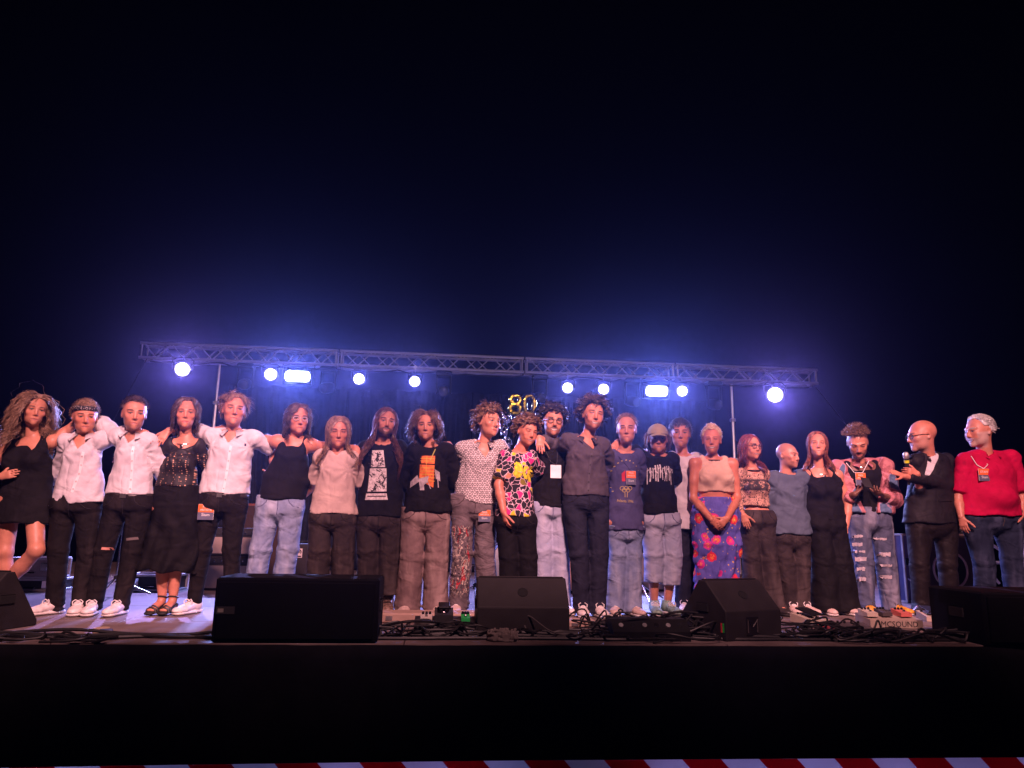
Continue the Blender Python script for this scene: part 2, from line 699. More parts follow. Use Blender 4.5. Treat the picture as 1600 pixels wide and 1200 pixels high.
def strands(P, r, taper=.45, cen=(0, .022, .0)):
    """P (n, m, 3) polylines -> thin flat locks lying against the head"""
    n, m = P.shape[:2]
    T = np.gradient(P, axis=1)
    T /= np.linalg.norm(T, axis=2, keepdims=True) + 1e-9
    N = P - np.asarray(cen)
    N = N + np.random.RandomState(5).normal(size=(n, 1, 3)) * .05
    u = np.cross(T, N)
    u /= np.linalg.norm(u, axis=2, keepdims=True) + 1e-9
    rr = np.asarray(r)[:, None, None] * (1 - (1 - taper) * np.linspace(0, 1, m) ** 1.5)[None, :, None]
    V = np.stack([P - rr * u, P + rr * u], 2)
    ids = np.arange(n * m * 2).reshape(n, m, 2)
    Q = np.stack([ids[:, :-1, 0], ids[:, :-1, 1], ids[:, 1:, 1], ids[:, 1:, 0]], -1).reshape(-1, 4)
    return V.reshape(-1, 3), Q


def hair_mesh(st, seed):
    """hair in head space: a cap on the skull plus locks"""
    r = np.random.RandomState(seed)
    n, m = int(st.get('n', 500) * 1.4), st.get('m', 9)
    ln = st.get('len', .05)
    cl, cf = st.get('curl', 0.0), st.get('freq', 60.0)
    lift, grav = st.get('lift', .5), st.get('grav', .15)
    front = st.get('front', .52)      # height of the hairline on the forehead
    low = st.get('low', -.42)         # how far down the back the hair grows
    vol = st.get('vol', .0)
    comb = np.array(st.get('comb', (0, 0, 0)), float)
    part = st.get('part', 0.0)
    # cap
    s = SDF((-.13, -.15, -.16), (.13, .16, .17), .006)
    o = st.get('cap', .006)
    s.ell((0, .022, .036), (.077 + o, .098 + o, .087 + o), k=0)
    if low < -.5:
        s.cap((0, .06, .0), (0, .07, -.09), (.068 + o, .04 + o), (.06 + o, .03 + o), k=.03)
    fz = .034 + .086 * front
    s.cut(lambda X, Y, Z: np.minimum(np.minimum(fz - Z + .25 * np.abs(X), -(Y + .012 + .25 * np.maximum(Z, 0))), .1 + 0 * X))
    lz = .034 + .086 * low
    s.cut(lambda X, Y, Z: lz - Z + .0 * X + np.where(Y < .015, .045, 0) * (1 if low > -.75 else 0))
    CV, CQ = s.mesh()
    # roots
    roots, dirs = [], []
    while len(roots) < n:
        d = nrm(r.normal(size=3))
        lim = low + (front - low) * max(0.0, min(1.0, (-d[1] + .05) / .75)) ** .8
        if abs(d[0]) > .75 and d[1] < .25:
            lim = max(lim, st.get('side', -.1))
        if d[2] < lim or d[2] > st.get('zmax', 2):
            continue
        roots.append(np.array((0, .022, .036)) + d * np.array((.077, .098, .087)))
        dirs.append(d)
    P0, D0 = np.array(roots), np.array(dirs)
    ng = max(1, n // st.get('clump', 5))
    gi = r.randint(0, ng, n)
    # nearest guide
    gidx = r.choice(n, ng, replace=False)
    dist = ((P0[:, None] - P0[gidx][None]) ** 2).sum(2)
    gi = dist.argmin(1)
    L = ln * r.uniform(st.get('lmin', .7), 1.1, ng)[gi] * r.uniform(.9, 1.08, n)
    if st.get('topl'):
        L = L * np.where(D0[:, 2] > .45, st['topl'], 1.0)
    dr = D0 * lift + comb
    hi_ = np.clip((D0[:, 2:3] + .25) / .5, 0, 1)
    dr = dr + np.array((1.0, 0, 0)) * (np.sign(D0[:, 0:1] - part) * st.get('split', 0.0)) * hi_ + np.array((0, 0, -1.0)) * (1 - hi_) * (1.0 if st.get('split') else 0)
    gj = r.normal(size=(ng, 3)) * st.get('mess', .15)
    dr = dr + gj[gi] + r.normal(size=(n, 3)) * .05
    fly = r.uniform(0, 1, n) < st.get('fly', .05)
    dr[fly] += r.normal(size=(int(fly.sum()), 3)) * .35
    if st.get('tan'):
        dr = dr - D0 * (dr * D0).sum(1, keepdims=True) + D0 * st['tan']
    dr /= np.linalg.norm(dr, axis=1, keepdims=True)
    pts = [P0]
    p = P0.copy()
    ph = r.uniform(0, 6.28, ng)[gi] + r.normal(size=n) * .55
    cfg = (cf * r.uniform(.75, 1.25, ng))[gi]
    C0 = np.array((0, .022, .036))
    off = st.get('off', .008) + vol * r.uniform(.3, 1, n)
    fr = st.get('frontfall', .5)
    frontish = (r.uniform(0, 1, ng) < fr)[gi]
    for i in range(1, m):
        stp = (L / (m - 1))[:, None]
        dr = dr + np.array((0, 0, -grav))
        if st.get('hug'):
            e = (p - C0) / np.array((.077, .098, .087)) ** 2
            e /= np.linalg.norm(e, axis=1, keepdims=True)
            dr = dr - e * st['hug'] * (p[:, 2:3] > -.03)
        dr /= np.linalg.norm(dr, axis=1, keepdims=True)
        p_ = p
        p = p + dr * stp
        # stay outside the skull
        e = (p - C0) / (np.array((.077, .098, .087)) + off[:, None])
        q = np.linalg.norm(e, axis=1)
        ins = q < 1
        p[ins] = C0 + (p - C0)[ins] / q[ins][:, None]
        # beside, not across, the face
        if st.get('faceguard', True):
            g = (p[:, 1] < -.03) & (np.abs(p[:, 0]) < st.get('fg', .064)) & (p[:, 2] < .05)
            p[g, 0] = np.where(p[g, 0] >= 0, 1, -1) * (st.get('fg', .064) + .008 * r.rand(g.sum()))
        # rest on neck and shoulders
        lowm = p[:, 2] < -.12
        if lowm.any():
            tgt = np.where(frontish & (np.abs(p[:, 0]) > .060), -.085, .085)
            p[lowm, 1] += (tgt[lowm] - p[lowm, 1]) * .45
            wd = st.get('wide', .12)
            far = lowm & (np.abs(p[:, 0]) > wd)
            p[far, 0] += (np.sign(p[far, 0]) * wd - p[far, 0]) * .4
            fl = lowm & (np.abs(p[:, 0]) > .05) & ~far
            p[fl, 0] += np.sign(p[fl, 0]) * stp[fl, 0] * st.get('flare', .22)
        if st.get('tan'):
            dr = p - p_
            dr /= np.linalg.norm(dr, axis=1, keepdims=True) + 1e-9
        pts.append(p.copy())
    P = np.stack(pts, 1)
    P = P + (r.normal(size=(n, 1, 3)) * .004) * np.linspace(0, 1, m)[None, :, None]
    if cl > 0:
        sl = np.linspace(0, 1, m)[None, :] * L[:, None]
        a = cl * np.minimum(1, np.linspace(0, 1, m) * 3)[None, :]
        e1 = nrm((1, .3, .2))
        e2 = nrm((-.2, 1, .5))
        P = P + (a * np.sin(cfg[:, None] * sl + ph[:, None]))[..., None] * e1 + (a * np.cos(cfg[:, None] * sl + ph[:, None]))[..., None] * e2
    SV, SQ = strands(P, st.get('r', .0030) * .70 * r.uniform(.5, 1.3, n), st.get('taper', .4))
    if st.get('nocap'):
        return SV, SQ
    return np.concatenate([CV, SV]), np.concatenate([CQ, SQ + len(CV)])


def hair_mat(name, c1, c2):
    t = NT(name)
    c = t.co()
    k = t.noise(c, 55.0, 3, .7)
    col = t.mix(t.step(k, .32, .7), c1, c2)
    return t.done(col, .42, 0.0, .5)


_shoes = {}


def shoe_templates():
    s = SDF((-.08, -.26, -.02), (.08, .13, .2), .007)
    s.ell((0, .04, .052), (.037, .045, .045), k=.02)
    s.cap((0, .03, .062), (0, -.11, .042), (.036, .045), (.044, .030), k=.03)
    s.ell((0, -.15, .034), (.045, .062, .030), k=.02)
    s.cap((0, .02, .06), (0, .03, .14), (.04, .045), (.038, .042), k=.02)
    s.cut(lambda X, Y, Z: np.maximum(Z - .115 - .1 * Y, .024 - Z))
    up = s.mesh()
    s = SDF((-.08, -.26, -.02), (.08, .13, .08), .007)
    s.cap((0, .045, .016), (0, -.155, .016), (.043, .019), (.049, .018), k=0, end=2.8)
    s.cut(lambda X, Y, Z: .003 - Z + 0 * X)
    so = s.mesh()
    mb = MB()
    for i in range(5):
        y = -.045 - i * .019
        z = .092 - i * .0085
        mb.tube([(-.026, y, z - .012), (-.012, y - .004, z + .001), (0, y - .006, z + .004), (.012, y - .004, z + .001), (.026, y, z - .012)], .0045, 5)
    for q in (-1, 1):
        mb.tube([(0, -.045, .1), (q * .018, -.055, .108), (q * .034, -.06, .096), (q * .03, -.066, .075)], .004, 5)
    _shoes['sneaker'] = (up, so, mb)
    s = SDF((-.09, -.27, -.02), (.09, .14, .3), .008)
    s.ell((0, .04, .06), (.042, .05, .06), k=.02)
    s.cap((0, .03, .07), (0, -.11, .05), (.042, .055), (.05, .038), k=.03)
    s.ell((0, -.15, .045), (.05, .066, .040), k=.02)
    s.cap((0, .03, .07), (0, .035, .22), (.05, .055), (.054, .06), k=.03)
    s.wob(lambda X, Y, Z: .003 * np.sin(Z * 120) * (Z > .1) + 0 * X + 0 * Y)
    s.cut(lambda X, Y, Z: np.maximum(Z - .215, .03 - Z) + 0 * X + 0 * Y)
    up = s.mesh()
    s = SDF((-.09, -.27, -.02), (.09, .14, .08), .008)
    s.cap((0, .045, .02), (0, -.155, .02), (.05, .025), (.056, .025), k=0, end=2.4)
    s.cut(lambda X, Y, Z: .003 - Z + 0 * X)
    so = s.mesh()
    mb = MB()
    for i in range(7):
        z = .21 - i * .02
        y = -.035 - max(0, i - 3) * .02
        mb.tube([(-.032, y + .012, z), (0, y - .012, z + .006), (.032, y + .012, z)], .005, 5)
    _shoes['boot'] = (up, so, mb)
    s = SDF((-.07, -.24, -.02), (.07, .12, .14), .007)
    s.cap((0, .05, .07), (0, -.05, .035), (.034, .012), (.036, .012), k=.01, end=2)
    s.cap((0, -.05, .03), (0, -.15, .022), (.036, .016), (.04, .016), k=.02, end=2.2)
    s.cap((0, .05, .01), (0, .055, .065), (.026, .026), (.03, .028), k=.01)
    s.cut(lambda X, Y, Z: .003 - Z + 0 * X)
    so = s.mesh()
    mb = MB()
    for y, z, w in ((-.125, .062, .044), (-.095, .072, .042)):
        mb.tube([(-w, y, z - .04), (-w * .75, y, z - .008), (0, y - .004, z + .006), (w * .75, y, z - .008), (w, y, z - .04)], .008, 6)
    an = [(.037 * math.cos(a), .025 + .042 * math.sin(a), .135 - .01 * math.sin(a)) for a in np.linspace(0, 6.3, 14)]
    mb.tube(an, .006, 6)
    _shoes['sandal'] = (None, so, mb)


_shoe_me = {}


def put_shoe(kind, root, x, ang, mats, wy=0.0, z=0.0, sc=1.0):
    up, so, lace = _shoes[kind]
    key = (kind, id(mats[0]), id(mats[1]), id(mats[2]))
    if key not in _shoe_me:
        _shoe_me[key] = (new_mesh('shoe', up[0], up[1], [mats[0]]) if up else None, new_mesh('sole', so[0], so[1], [mats[1]]), lace.mesh('laces', mats[2], True))
    a, b, c = _shoe_me[key]
    rl = root.location
    L = (x - rl[0], wy - rl[1], z)
    if a:
        o = link('shoe', a, root, L, (0, 0, ang), (sc, sc, sc))
        link('sole', b, o)
        link('laces', c, o)
    else:
        o = link('shoe', b, root, L, (0, 0, ang), (sc, sc, sc))
        link('strap', c, o)
    return o


def person(d):
    """d: where each joint stands in the photo; see PEOPLE"""
    Y = d['Y']
    A = lambda p, dy=0.0: at(p[0], p[1], Y + (p[2] if len(p) > 2 else 0.0) + dy)
    fem = d.get('fem', False)
    g = d.get('girth', 1.0)
    hx, hy, hp = d['head'][:3]
    hyaw, hpit, hrol = [math.radians(v) for v in d.get('look', (0, 0, 0))]
    hc = A((hx, hy), d.get('hdy', -.03))
    ppm = np.linalg.norm(at(hx, hy - 50, Y) - at(hx, hy + 50, Y)) / 100.0
    sc = hp * ppm / .235
    hyaw += math.atan2(CAM_POS[0] - hc[0], hc[1] - CAM_POS[1])
    hpit -= math.atan2(hc[2] - CAM_POS[2], hc[1] - CAM_POS[1]) * .6
    Rm = rot3(hyaw, hpit, hrol)
    shL, shR = A(d['sh'][0]), A(d['sh'][1])
    ux = nrm(shR - shL)
    ins = .058 if not fem else .044
    jL, jR = shL + ux * ins + (0, 0, -.045), shR - ux * ins + (0, 0, -.045)
    jL[1] += d.get('twist', 0.0)
    jR[1] -= d.get('twist', 0.0)
    sw = np.linalg.norm(jR - jL)
    mid = (jL + jR) / 2
    hipc = A(d['hip'])
    nb = mid + np.array((0, .012, .035)) + (hc - mid) * np.array((.22, .0, 0))
    root = thing(d.get('name', 'person'), d['label'], 'person', (float(hipc[0]), Y, 0.0), 0.0, d.get('group', 'performers lined up on stage'))
    O = np.array((hipc[0], Y, 0.0))
    hw = d.get('hw', .165 if not fem else .16) * g
    wst = mid + (hipc - mid) * .62
    chs = mid + (hipc - mid) * .24
    body_r = d.get('bodyr', 1.0)
    # ---- legs
    hj = [hipc + np.array((q * .088, 0, -.02)) for q in (-1, 1)]
    kn, an = [], []
    for i in range(2):
        k_, a_ = d['legs'][i][:2]
        kn.append(A(k_, d.get('kdy', -.02)))
        a = A(a_)
        if not d.get('freeank'):
            a[2] = .095 if d.get('shoe', 'sneaker') != 'sandal' else .125
        an.append(a)
    # ---- arms: (joint, elbow, wrist, tip)
    arms = []
    for i, q in enumerate((-1, 1)):
        j = (jL, jR)[i]
        a = d['arms'][i]
        if a == 'round':       # arm laid behind the neighbour's back
            el = j + np.array((q * .20, .12, -.10))
            wr = el + np.array((q * .20, .06, .02))
            arms.append((j, el, wr, wr + np.array((q * .1, 0, -.02)), None))
        elif a == 'low':       # arm behind the neighbour's waist
            el = j + np.array((q * .10, .14, -.24))
            wr = el + np.array((q * .17, .06, -.12))
            arms.append((j, el, wr, wr + np.array((q * .1, 0, -.02)), None))
        elif a == 'back':      # hands clasped behind own back
            el = j + np.array((q * .06, .10, -.25))
            wr = el + np.array((-q * .12, .09, -.16))
            arms.append((j, el, wr, wr + np.array((-q * .08, 0, -.05)), None))
        else:
            arms.append((j, A(a['el']), A(a['wr']), A(a['tip']), a))
    # ---- body skin
    pts = [hc, nb, hipc, *kn, *an] + [p for a in arms for p in a[:4]]
    lo, hi = np.min(pts, 0) - .2, np.max(pts, 0) + .2
    lo[2] = max(lo[2], -.03)
    s = SDF(lo, hi, .0145)
    cd_ = d.get('depth', .105 if not fem else .095) * g
    s.cap(mid + (0, .01, -.02), chs, (sw * .40, cd_ * .78), (sw * .455, cd_ * 1.0), k=.03, side=ux)
    s.cap(chs, wst, (sw * .45, cd_ * 1.0), ((sw * .40 if not fem else sw * .38) * body_r, cd_ * .85), k=.03, side=ux)
    s.cap(wst, hipc, ((sw * .40 if not fem else sw * .38) * body_r, cd_ * .85), (hw * .95, cd_ * 1.0), k=.03, side=ux)
    if fem:
        for q in (-1, 1):
            s.ell(chs + ux * q * sw * .22 + np.array((0, -cd_ * .80, -.035)), (.058, .05, .055), k=.03)
    if d.get('belly'):
        s.ell(wst + np.array((0, -.05, -.01)), (hw * .92, cd_ + d['belly'], .14), k=.05)
    s.cap(nb + (0, 0, -.02), nb + (0, .0, .05), .052 * g, .048 * g, k=.03)
    ar = d.get('armr', .040 if fem else .046)
    for j, el, wr, tip, a in arms:
        s.cap(nb + (0, .012, .0), j + np.array((0, 0, .012)), .040, ar * 1.0, k=.04)
        s.ell(j, ar * 1.22, k=.03)
        s.cap(j, j + (el - j) * .5, ar * 1.12, ar * 1.02, k=.03)
        s.cap(j + (el - j) * .5, el, ar * 1.02, ar * .80, k=.02)
        s.cap(el, el + (wr - el) * .35, ar * .82, ar * .86, k=.02)
        s.cap(el + (wr - el) * .35, wr, ar * .86, ar * .62, k=.02)
    lr = d.get('legr', .072)
    s.cap(hj[0], hj[1], (lr, .1), (lr, .1), k=.04, side=(0, 0, 1))
    for i in range(2):
        s.cap(hj[i], kn[i], lr * 1.02, lr * .76, k=.03)
        s.ell(kn[i] + np.array((0, -.01, 0)), lr * .76, k=.02)
        cf = kn[i] + (an[i] - kn[i]) * .32
        s.cap(kn[i], cf + np.array((0, .012, 0)), lr * .70, lr * .74, k=.02)
        s.cap(cf + np.array((0, .012, 0)), an[i], lr * .74, lr * .46, k=.02)
        fd = d.get('toe', (-18, 18))[i]
        f_ = np.array((math.sin(math.radians(fd)), -math.cos(math.radians(fd)), 0))
        if d.get('shoe', 'sneaker') == 'sandal':
            s.cap(an[i] + (0, .01, -.03), an[i] + f_ * .14 + (0, 0, -.085), .03, (.036, .016), k=.02)
        else:
            s.cap(an[i] + (0, .01, -.03), an[i] + f_ * .12 + np.array((0, 0, -.04)), .03, .024, k=.02)
    BV, BQ = s.mesh()
    chunks = [(BV, BQ, np.tile((0, 1.0, 0), (len(BV), 1)))]
    nr = d.get('neckr', .043 if fem else .051) * (g ** .5)
    HV, HQ, HL = head_mesh(Rm, hc, sc, nb + np.array((0, .0, -.02)), nr, d.get('jaw', .93 if fem else 1.0), fem, d.get('nose', .92 if fem else 1.05), d.get('face', {}).get('smile', 0))
    chunks.append((HV, HQ, HL))
    for i, (j, el, wr, tip, a) in enumerate(arms):
        a_ = a or {}
        if a is None and not d.get('showhid'):
            palm, th, cu = (0, -.3, -1), 1, .4
        else:
            palm, th, cu = a_.get('palm', (0, 1, 0)), a_.get('thumb', 1), a_.get('curl', .35)
        v, q = hand_mesh(wr, tip, palm, th, cu, (.92 if fem else 1.0) * a_.get('hs', 1.0), a_.get('spread', .25), fore=el)
        chunks.append((v, q, np.tile((0, 1.0, 0), (len(v), 1))))
    nV = 0
    VV, QQ, HH = [], [], []
    for v, q, l in chunks:
        VV.append(v - O)
        QQ.append(q + nV)
        HH.append(l)
        nV += len(v)
    face = dict(d.get('face', {}))
    tone = d.get('tone', (.56, .33, .24))
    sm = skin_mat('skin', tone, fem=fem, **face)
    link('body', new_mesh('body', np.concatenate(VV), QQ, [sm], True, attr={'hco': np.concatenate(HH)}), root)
    ctx = dict(root=root, O=O, Y=Y, hc=hc, Rm=Rm, sc=sc, sh=(jL, jR), mid=mid, nb=nb, hipc=hipc, arms=arms, ux=ux, kn=kn, an=an, A=A, seed=d['seed'])

    # ---- garments
    def garment(name, spec):
        kind = spec['kind']
        mat = spec['mat']
        e = spec.get('ease', .016)
        px = lambda y, x0, x1: (A(((x0 + x1) / 2, y)), abs(A((x1, y))[0] - A((x0, y))[0]) / 2)
        if kind == 'top':
            hcn, hr = px(*spec['hem'])
            hr += spec.get('hemx', .008)
            zs = [hcn[2] - .15]
            s = SDF(np.minimum(lo, hcn - .5), np.maximum(hi, hcn + .5), .0105)
            top = mid + np.array((0, .012, -.012))
            ry0, ry1 = cd_ * .80 + e, cd_ * 1.02 + e
            rx1 = max(sw * .455 + e, spec.get('chest', 0))
            wr_ = spec.get('waist')
            hd = spec.get('hemdepth', max(cd_ * 1.05 + e + .012, hr * .62))
            if spec.get('tank'):
                s.cap(mid + (0, .01, -.05), chs, (sw * spec.get('strap', .36), ry0 * .9), (sw * .42 + e, ry1), k=.02, side=ux, end=.6)
                sx_ = sw * spec.get('sx', .30)
                for q in (-1, 1):
                    tp_ = mid + ux * q * sx_ + np.array((0, .005, .030 + e))
                    s.cap(chs + ux * q * sx_ * 1.05 + np.array((0, -cd_ * .62, .03)), tp_, (spec.get('sw', .032), .03), (spec.get('sw', .032), .034), k=.03)
                    s.cap(chs + ux * q * sx_ * 1.05 + np.array((0, cd_ * .5, .03)), tp_, (spec.get('sw', .032), .03), (spec.get('sw', .032), .034), k=.03)
                if spec.get('hi'):
                    s.cap(chs + (0, 0, .03), nb + (0, -.006, .012), (sw * .36, ry1), (.070, .068), k=.03, side=ux)
            else:
                s.cap(top, chs, (sw * .43 + e, ry0), (rx1, ry1), k=.03, side=ux)
            wc = chs + (hcn - chs) * .55
            wx = rx1 * .45 + hr * .55
            if wr_:
                wc, wx = px(*wr_)
            s.cap(chs, wc, (rx1, ry1), (wx, cd_ * .95 + e), k=.02, side=ux)
            s.cap(wc, hcn + (0, 0, -.03), (wx, cd_ * .95 + e), (hr, hd), k=.02, side=ux, end=.5)
            if fem:
                for q in (-1, 1):
                    s.ell(chs + ux * q * sw * .22 + np.array((0, -cd_ * .80, -.035)), (.060 + e, .052 + e, .058 + e), k=.035)
            if d.get('belly'):
                s.ell(wst + np.array((0, -.05, -.01)), (hw * .92 + e, cd_ + d['belly'] + e, .15), k=.05)
            sl = spec.get('sleeve', (0, 0))
            srd = spec.get('sr', (.068, .066))
            s2 = SDF(s.lo, s.lo + s.h * (s.n - 1.001), s.h)
            for i, (j, el, wr, tip, a) in enumerate(arms):
                if not spec.get('tank'):
                    s.cap(nb + (0, .012, -.014), j + np.array((0, 0, .014)), .040 + e * .5, ar + e * .9, k=.03)
                    s.ell(j, ar * 1.22 + e * .9, k=.03)
                if sl[i] > 0:
                    f1 = min(1, sl[i])
                    e1 = j + (el - j) * f1
                    s2.cap(j, e1, srd[0], srd[0] + (srd[1] - srd[0]) * f1, k=.025, end=.35 if sl[i] <= 1 else 1.0)
                    if sl[i] > 1:
                        s2.cap(el, el + (wr - el) * (sl[i] - 1), srd[1], spec.get('cuff', .042), k=.02, end=.3)
            am = spec.get('fold', .007) * .62
            s.wob(folds(d['seed'] + 3, am, spec.get('ff', 15.0)))
            s2.wob(folds(d['seed'] + 5, am * .7, 24.0))
            pa = spec.get('pull', .0055)
            cz = chs + np.array((0, 0, .0))

            def pull(X, Y_, Z):
                out = 0
                for i, (j, el, wr, tip, a) in enumerate(arms):
                    ax, az = j[0] - (-1, 1)[i] * .012, j[2] - .085
                    rr = np.sqrt((X - ax) ** 2 + (Z - az) ** 2) + 1e-4
                    an_ = np.arctan2(Z - az, (X - ax) * (1, -1)[i])
                    out = out + np.sin(an_ * 9 + d['seed'] * (i + 1) + 8 * rr) * np.exp(-rr / .17) * np.clip(rr / .05, 0, 1)
                hm = np.exp(-np.maximum(Z - hcn[2], 0) / .07)
                return np.float32(pa) * (out + .55 * hm * np.sin(X * 62 + 2.5 * np.sin(X * 23 + d['seed']) + 14 * Z)) + 0 * Y_
            s.wob(pull)
            s2.wob(pull)
            # hem
            tl = spec.get('tilt', 0.0)
            hz = hcn[2]
            ph = d['seed']
            if spec.get('split'):
                sx_ = A((spec['split'][0], spec['split'][1]))
                s.cut(lambda X, Y_, Z: hz + tl * (X - hcn[0]) - Z + np.maximum(0, .075 - 1.5 * np.abs(X - sx_[0])) + 0 * Y_)
            else:
                s.cut(lambda X, Y_, Z: hz + tl * (X - hcn[0]) + .006 * np.sin(X * 22 + ph) - Z + 0 * Y_)
            # neckline
            nk = spec.get('neck', 'crew')
            if nk == 'crew':
                s.cap(nb + (0, .0, -.028), nb + (0, -.03, .10), (.066, .064), (.11, .11), k=.0, op='sub', end=.5)
            elif nk == 'scoop':
                dp = A(spec['nb'])
                s.cap(np.array((dp[0], nb[1] - .10, dp[2] + .055)), np.array((dp[0], nb[1] + .0, nb[2] + .08)), (spec.get('nw', .085), .055), (spec.get('nw', .085) * 1.08, .09), k=0, op='sub', side=(1, 0, 0))
            elif nk == 'v':
                dp = A(spec['nb'])
                w_ = spec.get('vs', .55)
                yb = nb[1] - .015
                def vcut(X, Y_, Z):
                    gz = np.abs(X - dp[0] - (nb[0] - dp[0]) * np.clip((Z - dp[2]) / (nb[2] - dp[2] + .03), 0, 1)) - np.maximum(Z - dp[2], 0) * w_
                    return -np.maximum(np.maximum(gz, Y_ - yb), dp[2] - Z)
                s.cut(vcut)
                s.cap(nb + (0, .0, -.02), nb + (0, -.01, .12), (.062, .060), (.07, .07), k=.0, op='sub', end=.5)
            elif nk == 'square':
                dp = A(spec['nb'])
                s.cut(lambda X, Y_, Z: -np.maximum(np.maximum(np.abs(X - dp[0]) - spec.get('nw', .09) - (Z - dp[2]) * .15, Y_ - nb[1] - .03), dp[2] - Z))
                s.cap(nb + (0, .0, -.02), nb + (0, -.01, .12), (.066, .062), (.1, .1), k=.0, op='sub', end=.5)
            if max(sl) > 0:
                s.put((slice(None),) * 3, s2.v, .02, 'add')
            if spec.get('tank'):
                for i, (j, el, wr, tip, a) in enumerate(arms):
                    q = (-1, 1)[i]
                    ah = spec.get('armhole', .068)
                    s.cap(j + ux * q * .035 + np.array((0, -.03, .06)), j + ux * q * .03 + np.array((0, 0, -.07)), ah, ah * .8, k=.01, op='sub')
        elif kind == 'pants':
            x0, x1, yt = spec['top']
            tc, tr = px(yt, x0, x1)
            s = SDF(np.minimum(lo, tc - .5), np.maximum(hi, tc + .4), .0105)
            hd = spec.get('depth', cd_ * 1.0 + .012)
            cr = tc + np.array((0, 0, -.17))
            s.cap(tc + (0, 0, .03), tc + (0, 0, -.10), (tr, hd), (tr * 1.03, hd * 1.06), k=.02, end=.4)
            s.cap(tc, hipc, (tr * .97, hd), (hw * .95 + .014, cd_ + .016), k=.02, side=ux, end=1.0)
            s.cap(hj[0], hj[1], (lr + .016, .112), (lr + .016, .112), k=.03, side=(0, 0, 1))
            s.ell(hipc + np.array((0, 0, -.06)), (.10, .09, .075), k=.03)
            r0, r1, r2 = spec['r']
            for i in range(2):
                s.cap(hj[i], kn[i], lr * 1.02 + .012, lr * .76 + .010, k=.02)
                s.cap(kn[i], an[i], lr * .78 + .006, lr * .55, k=.02)
            hem = spec.get('hemz', (.03, .03))
            for i, q in enumerate((-1, 1)):
                top = tc + np.array((q * (tr - r0 * .93), 0, -.10))
                a = an[i].copy()
                hz = hem[i]
                a2 = a + nrm(a - kn[i]) * max(0, a[2] - hz)
                s.cap(top, kn[i], (r0, r0 * 1.06), (r1, r1 * 1.02), k=.012, end=.6)
                s.cap(kn[i], a2, (r1, r1 * 1.02), (r2, r2 * 1.05), k=.02, end=.6)
                fd = math.radians(d.get('toe', (-18, 18))[i])
                if r2 > .068 and not spec.get('noflare'):
                    s.cap(a2 + (0, 0, .06), a2 + np.array((math.sin(fd) * .06, -.06, .0)), r2 * .9, r2 * .8, k=.03, end=.6)
            am = spec.get('fold', .006) * .5
            fn = folds(d['seed'] + 9, am, 14.0, .85)
            bun = spec.get('bunch', .006) * .8
            kz = (kn[0][2] + kn[1][2]) / 2
            r_ = np.random.RandomState(d['seed'])
            p1, p2 = r_.uniform(0, 6, 2)

            def fold_fn(X, Y_, Z):
                lowb = np.exp(-np.maximum(Z - hem[0], 0) / .07)
                knee = np.exp(-((Z - kz) / .07) ** 2) * .35
                cro = np.exp(-((Z - cr[2] - .03) / .06) ** 2) * .4
                ring = np.sin(Z * 105 + 14 * X + 3 * np.sin(X * 30 + Z * 20 + p2) + p1) + .6 * np.sin(Z * 67 - 22 * X + p2 + 9 * Y_)
                rc_ = np.sqrt((X - cr[0]) ** 2 + (Z - cr[2] - .02) ** 2) + 1e-4
                ac_ = np.arctan2(Z - cr[2] - .02, X - cr[0])
                rad = .0022 * np.sin(ac_ * 8 + d['seed']) * np.exp(-rc_ / .13) * np.clip(rc_ / .04, 0, 1)
                kd = 0
                for i in range(2):
                    rk = np.sqrt((X - kn[i][0]) ** 2 + (Z - kn[i][2] + .02) ** 2) + 1e-4
                    kd = kd + np.sin(6 * np.arctan2(Z - kn[i][2] + .02, X - kn[i][0]) + d['seed'] + i) * np.exp(-rk / .09) * np.clip(rk / .03, 0, 1)
                return fn(X, Y_, Z) + bun * ring * (lowb + knee * .5 + cro * .3) + rad + .0035 * kd
            s.wob(fold_fn)
            zt = tc[2]
            tl = spec.get('tilt', 0.0)
            s.cut(lambda X, Y_, Z: np.maximum(Z - zt - tl * (X - tc[0]), np.where(X < hipc[0], hem[0], hem[1]) - Z) + 0 * Y_)
        else:  # skirt: stations (y, x0, x1, depth factor)
            st = [px(*q[:3]) + (q[3],) for q in spec['st']]
            s = SDF(np.minimum(lo, st[-1][0] - .4), np.maximum(hi, st[0][0] + .4), .0105)
            for (c0, w0, f0), (c1, w1, f1) in zip(st[:-1], st[1:]):
                s.cap(c0, c1, (w0, w0 * f0), (w1, w1 * f1), k=.02, end=.3)
            am = spec.get('fold', .008)
            zt, zb = st[0][0][2], st[-1][0][2]
            fq = spec.get('fq', 42)

            def pl(X, Y_, Z):
                t = np.clip((zt - Z) / (zt - zb), 0, 1)
                return am * t * (np.sin(fq * X + 3 * np.sin(9 * Z) + fq * .6 * Y_) + .5 * np.sin(fq * 1.9 * X - 8 * Z)) + .0 * Z
            s.wob(pl)
            if spec.get('wrap'):
                s.wob(folds(d['seed'] + 2, .008, 12.0, 0.2))
            tl = spec.get('tilt', 0.0)
            xm = st[-1][0][0]
            s.cut(lambda X, Y_, Z: np.maximum(Z - zt, zb + tl * (X - xm) + .012 * np.sin(X * 30) - Z) + 0 * Y_)
        V, Q = s.mesh()
        o = link(name, new_mesh(name, V - O, Q, [mat]), root)
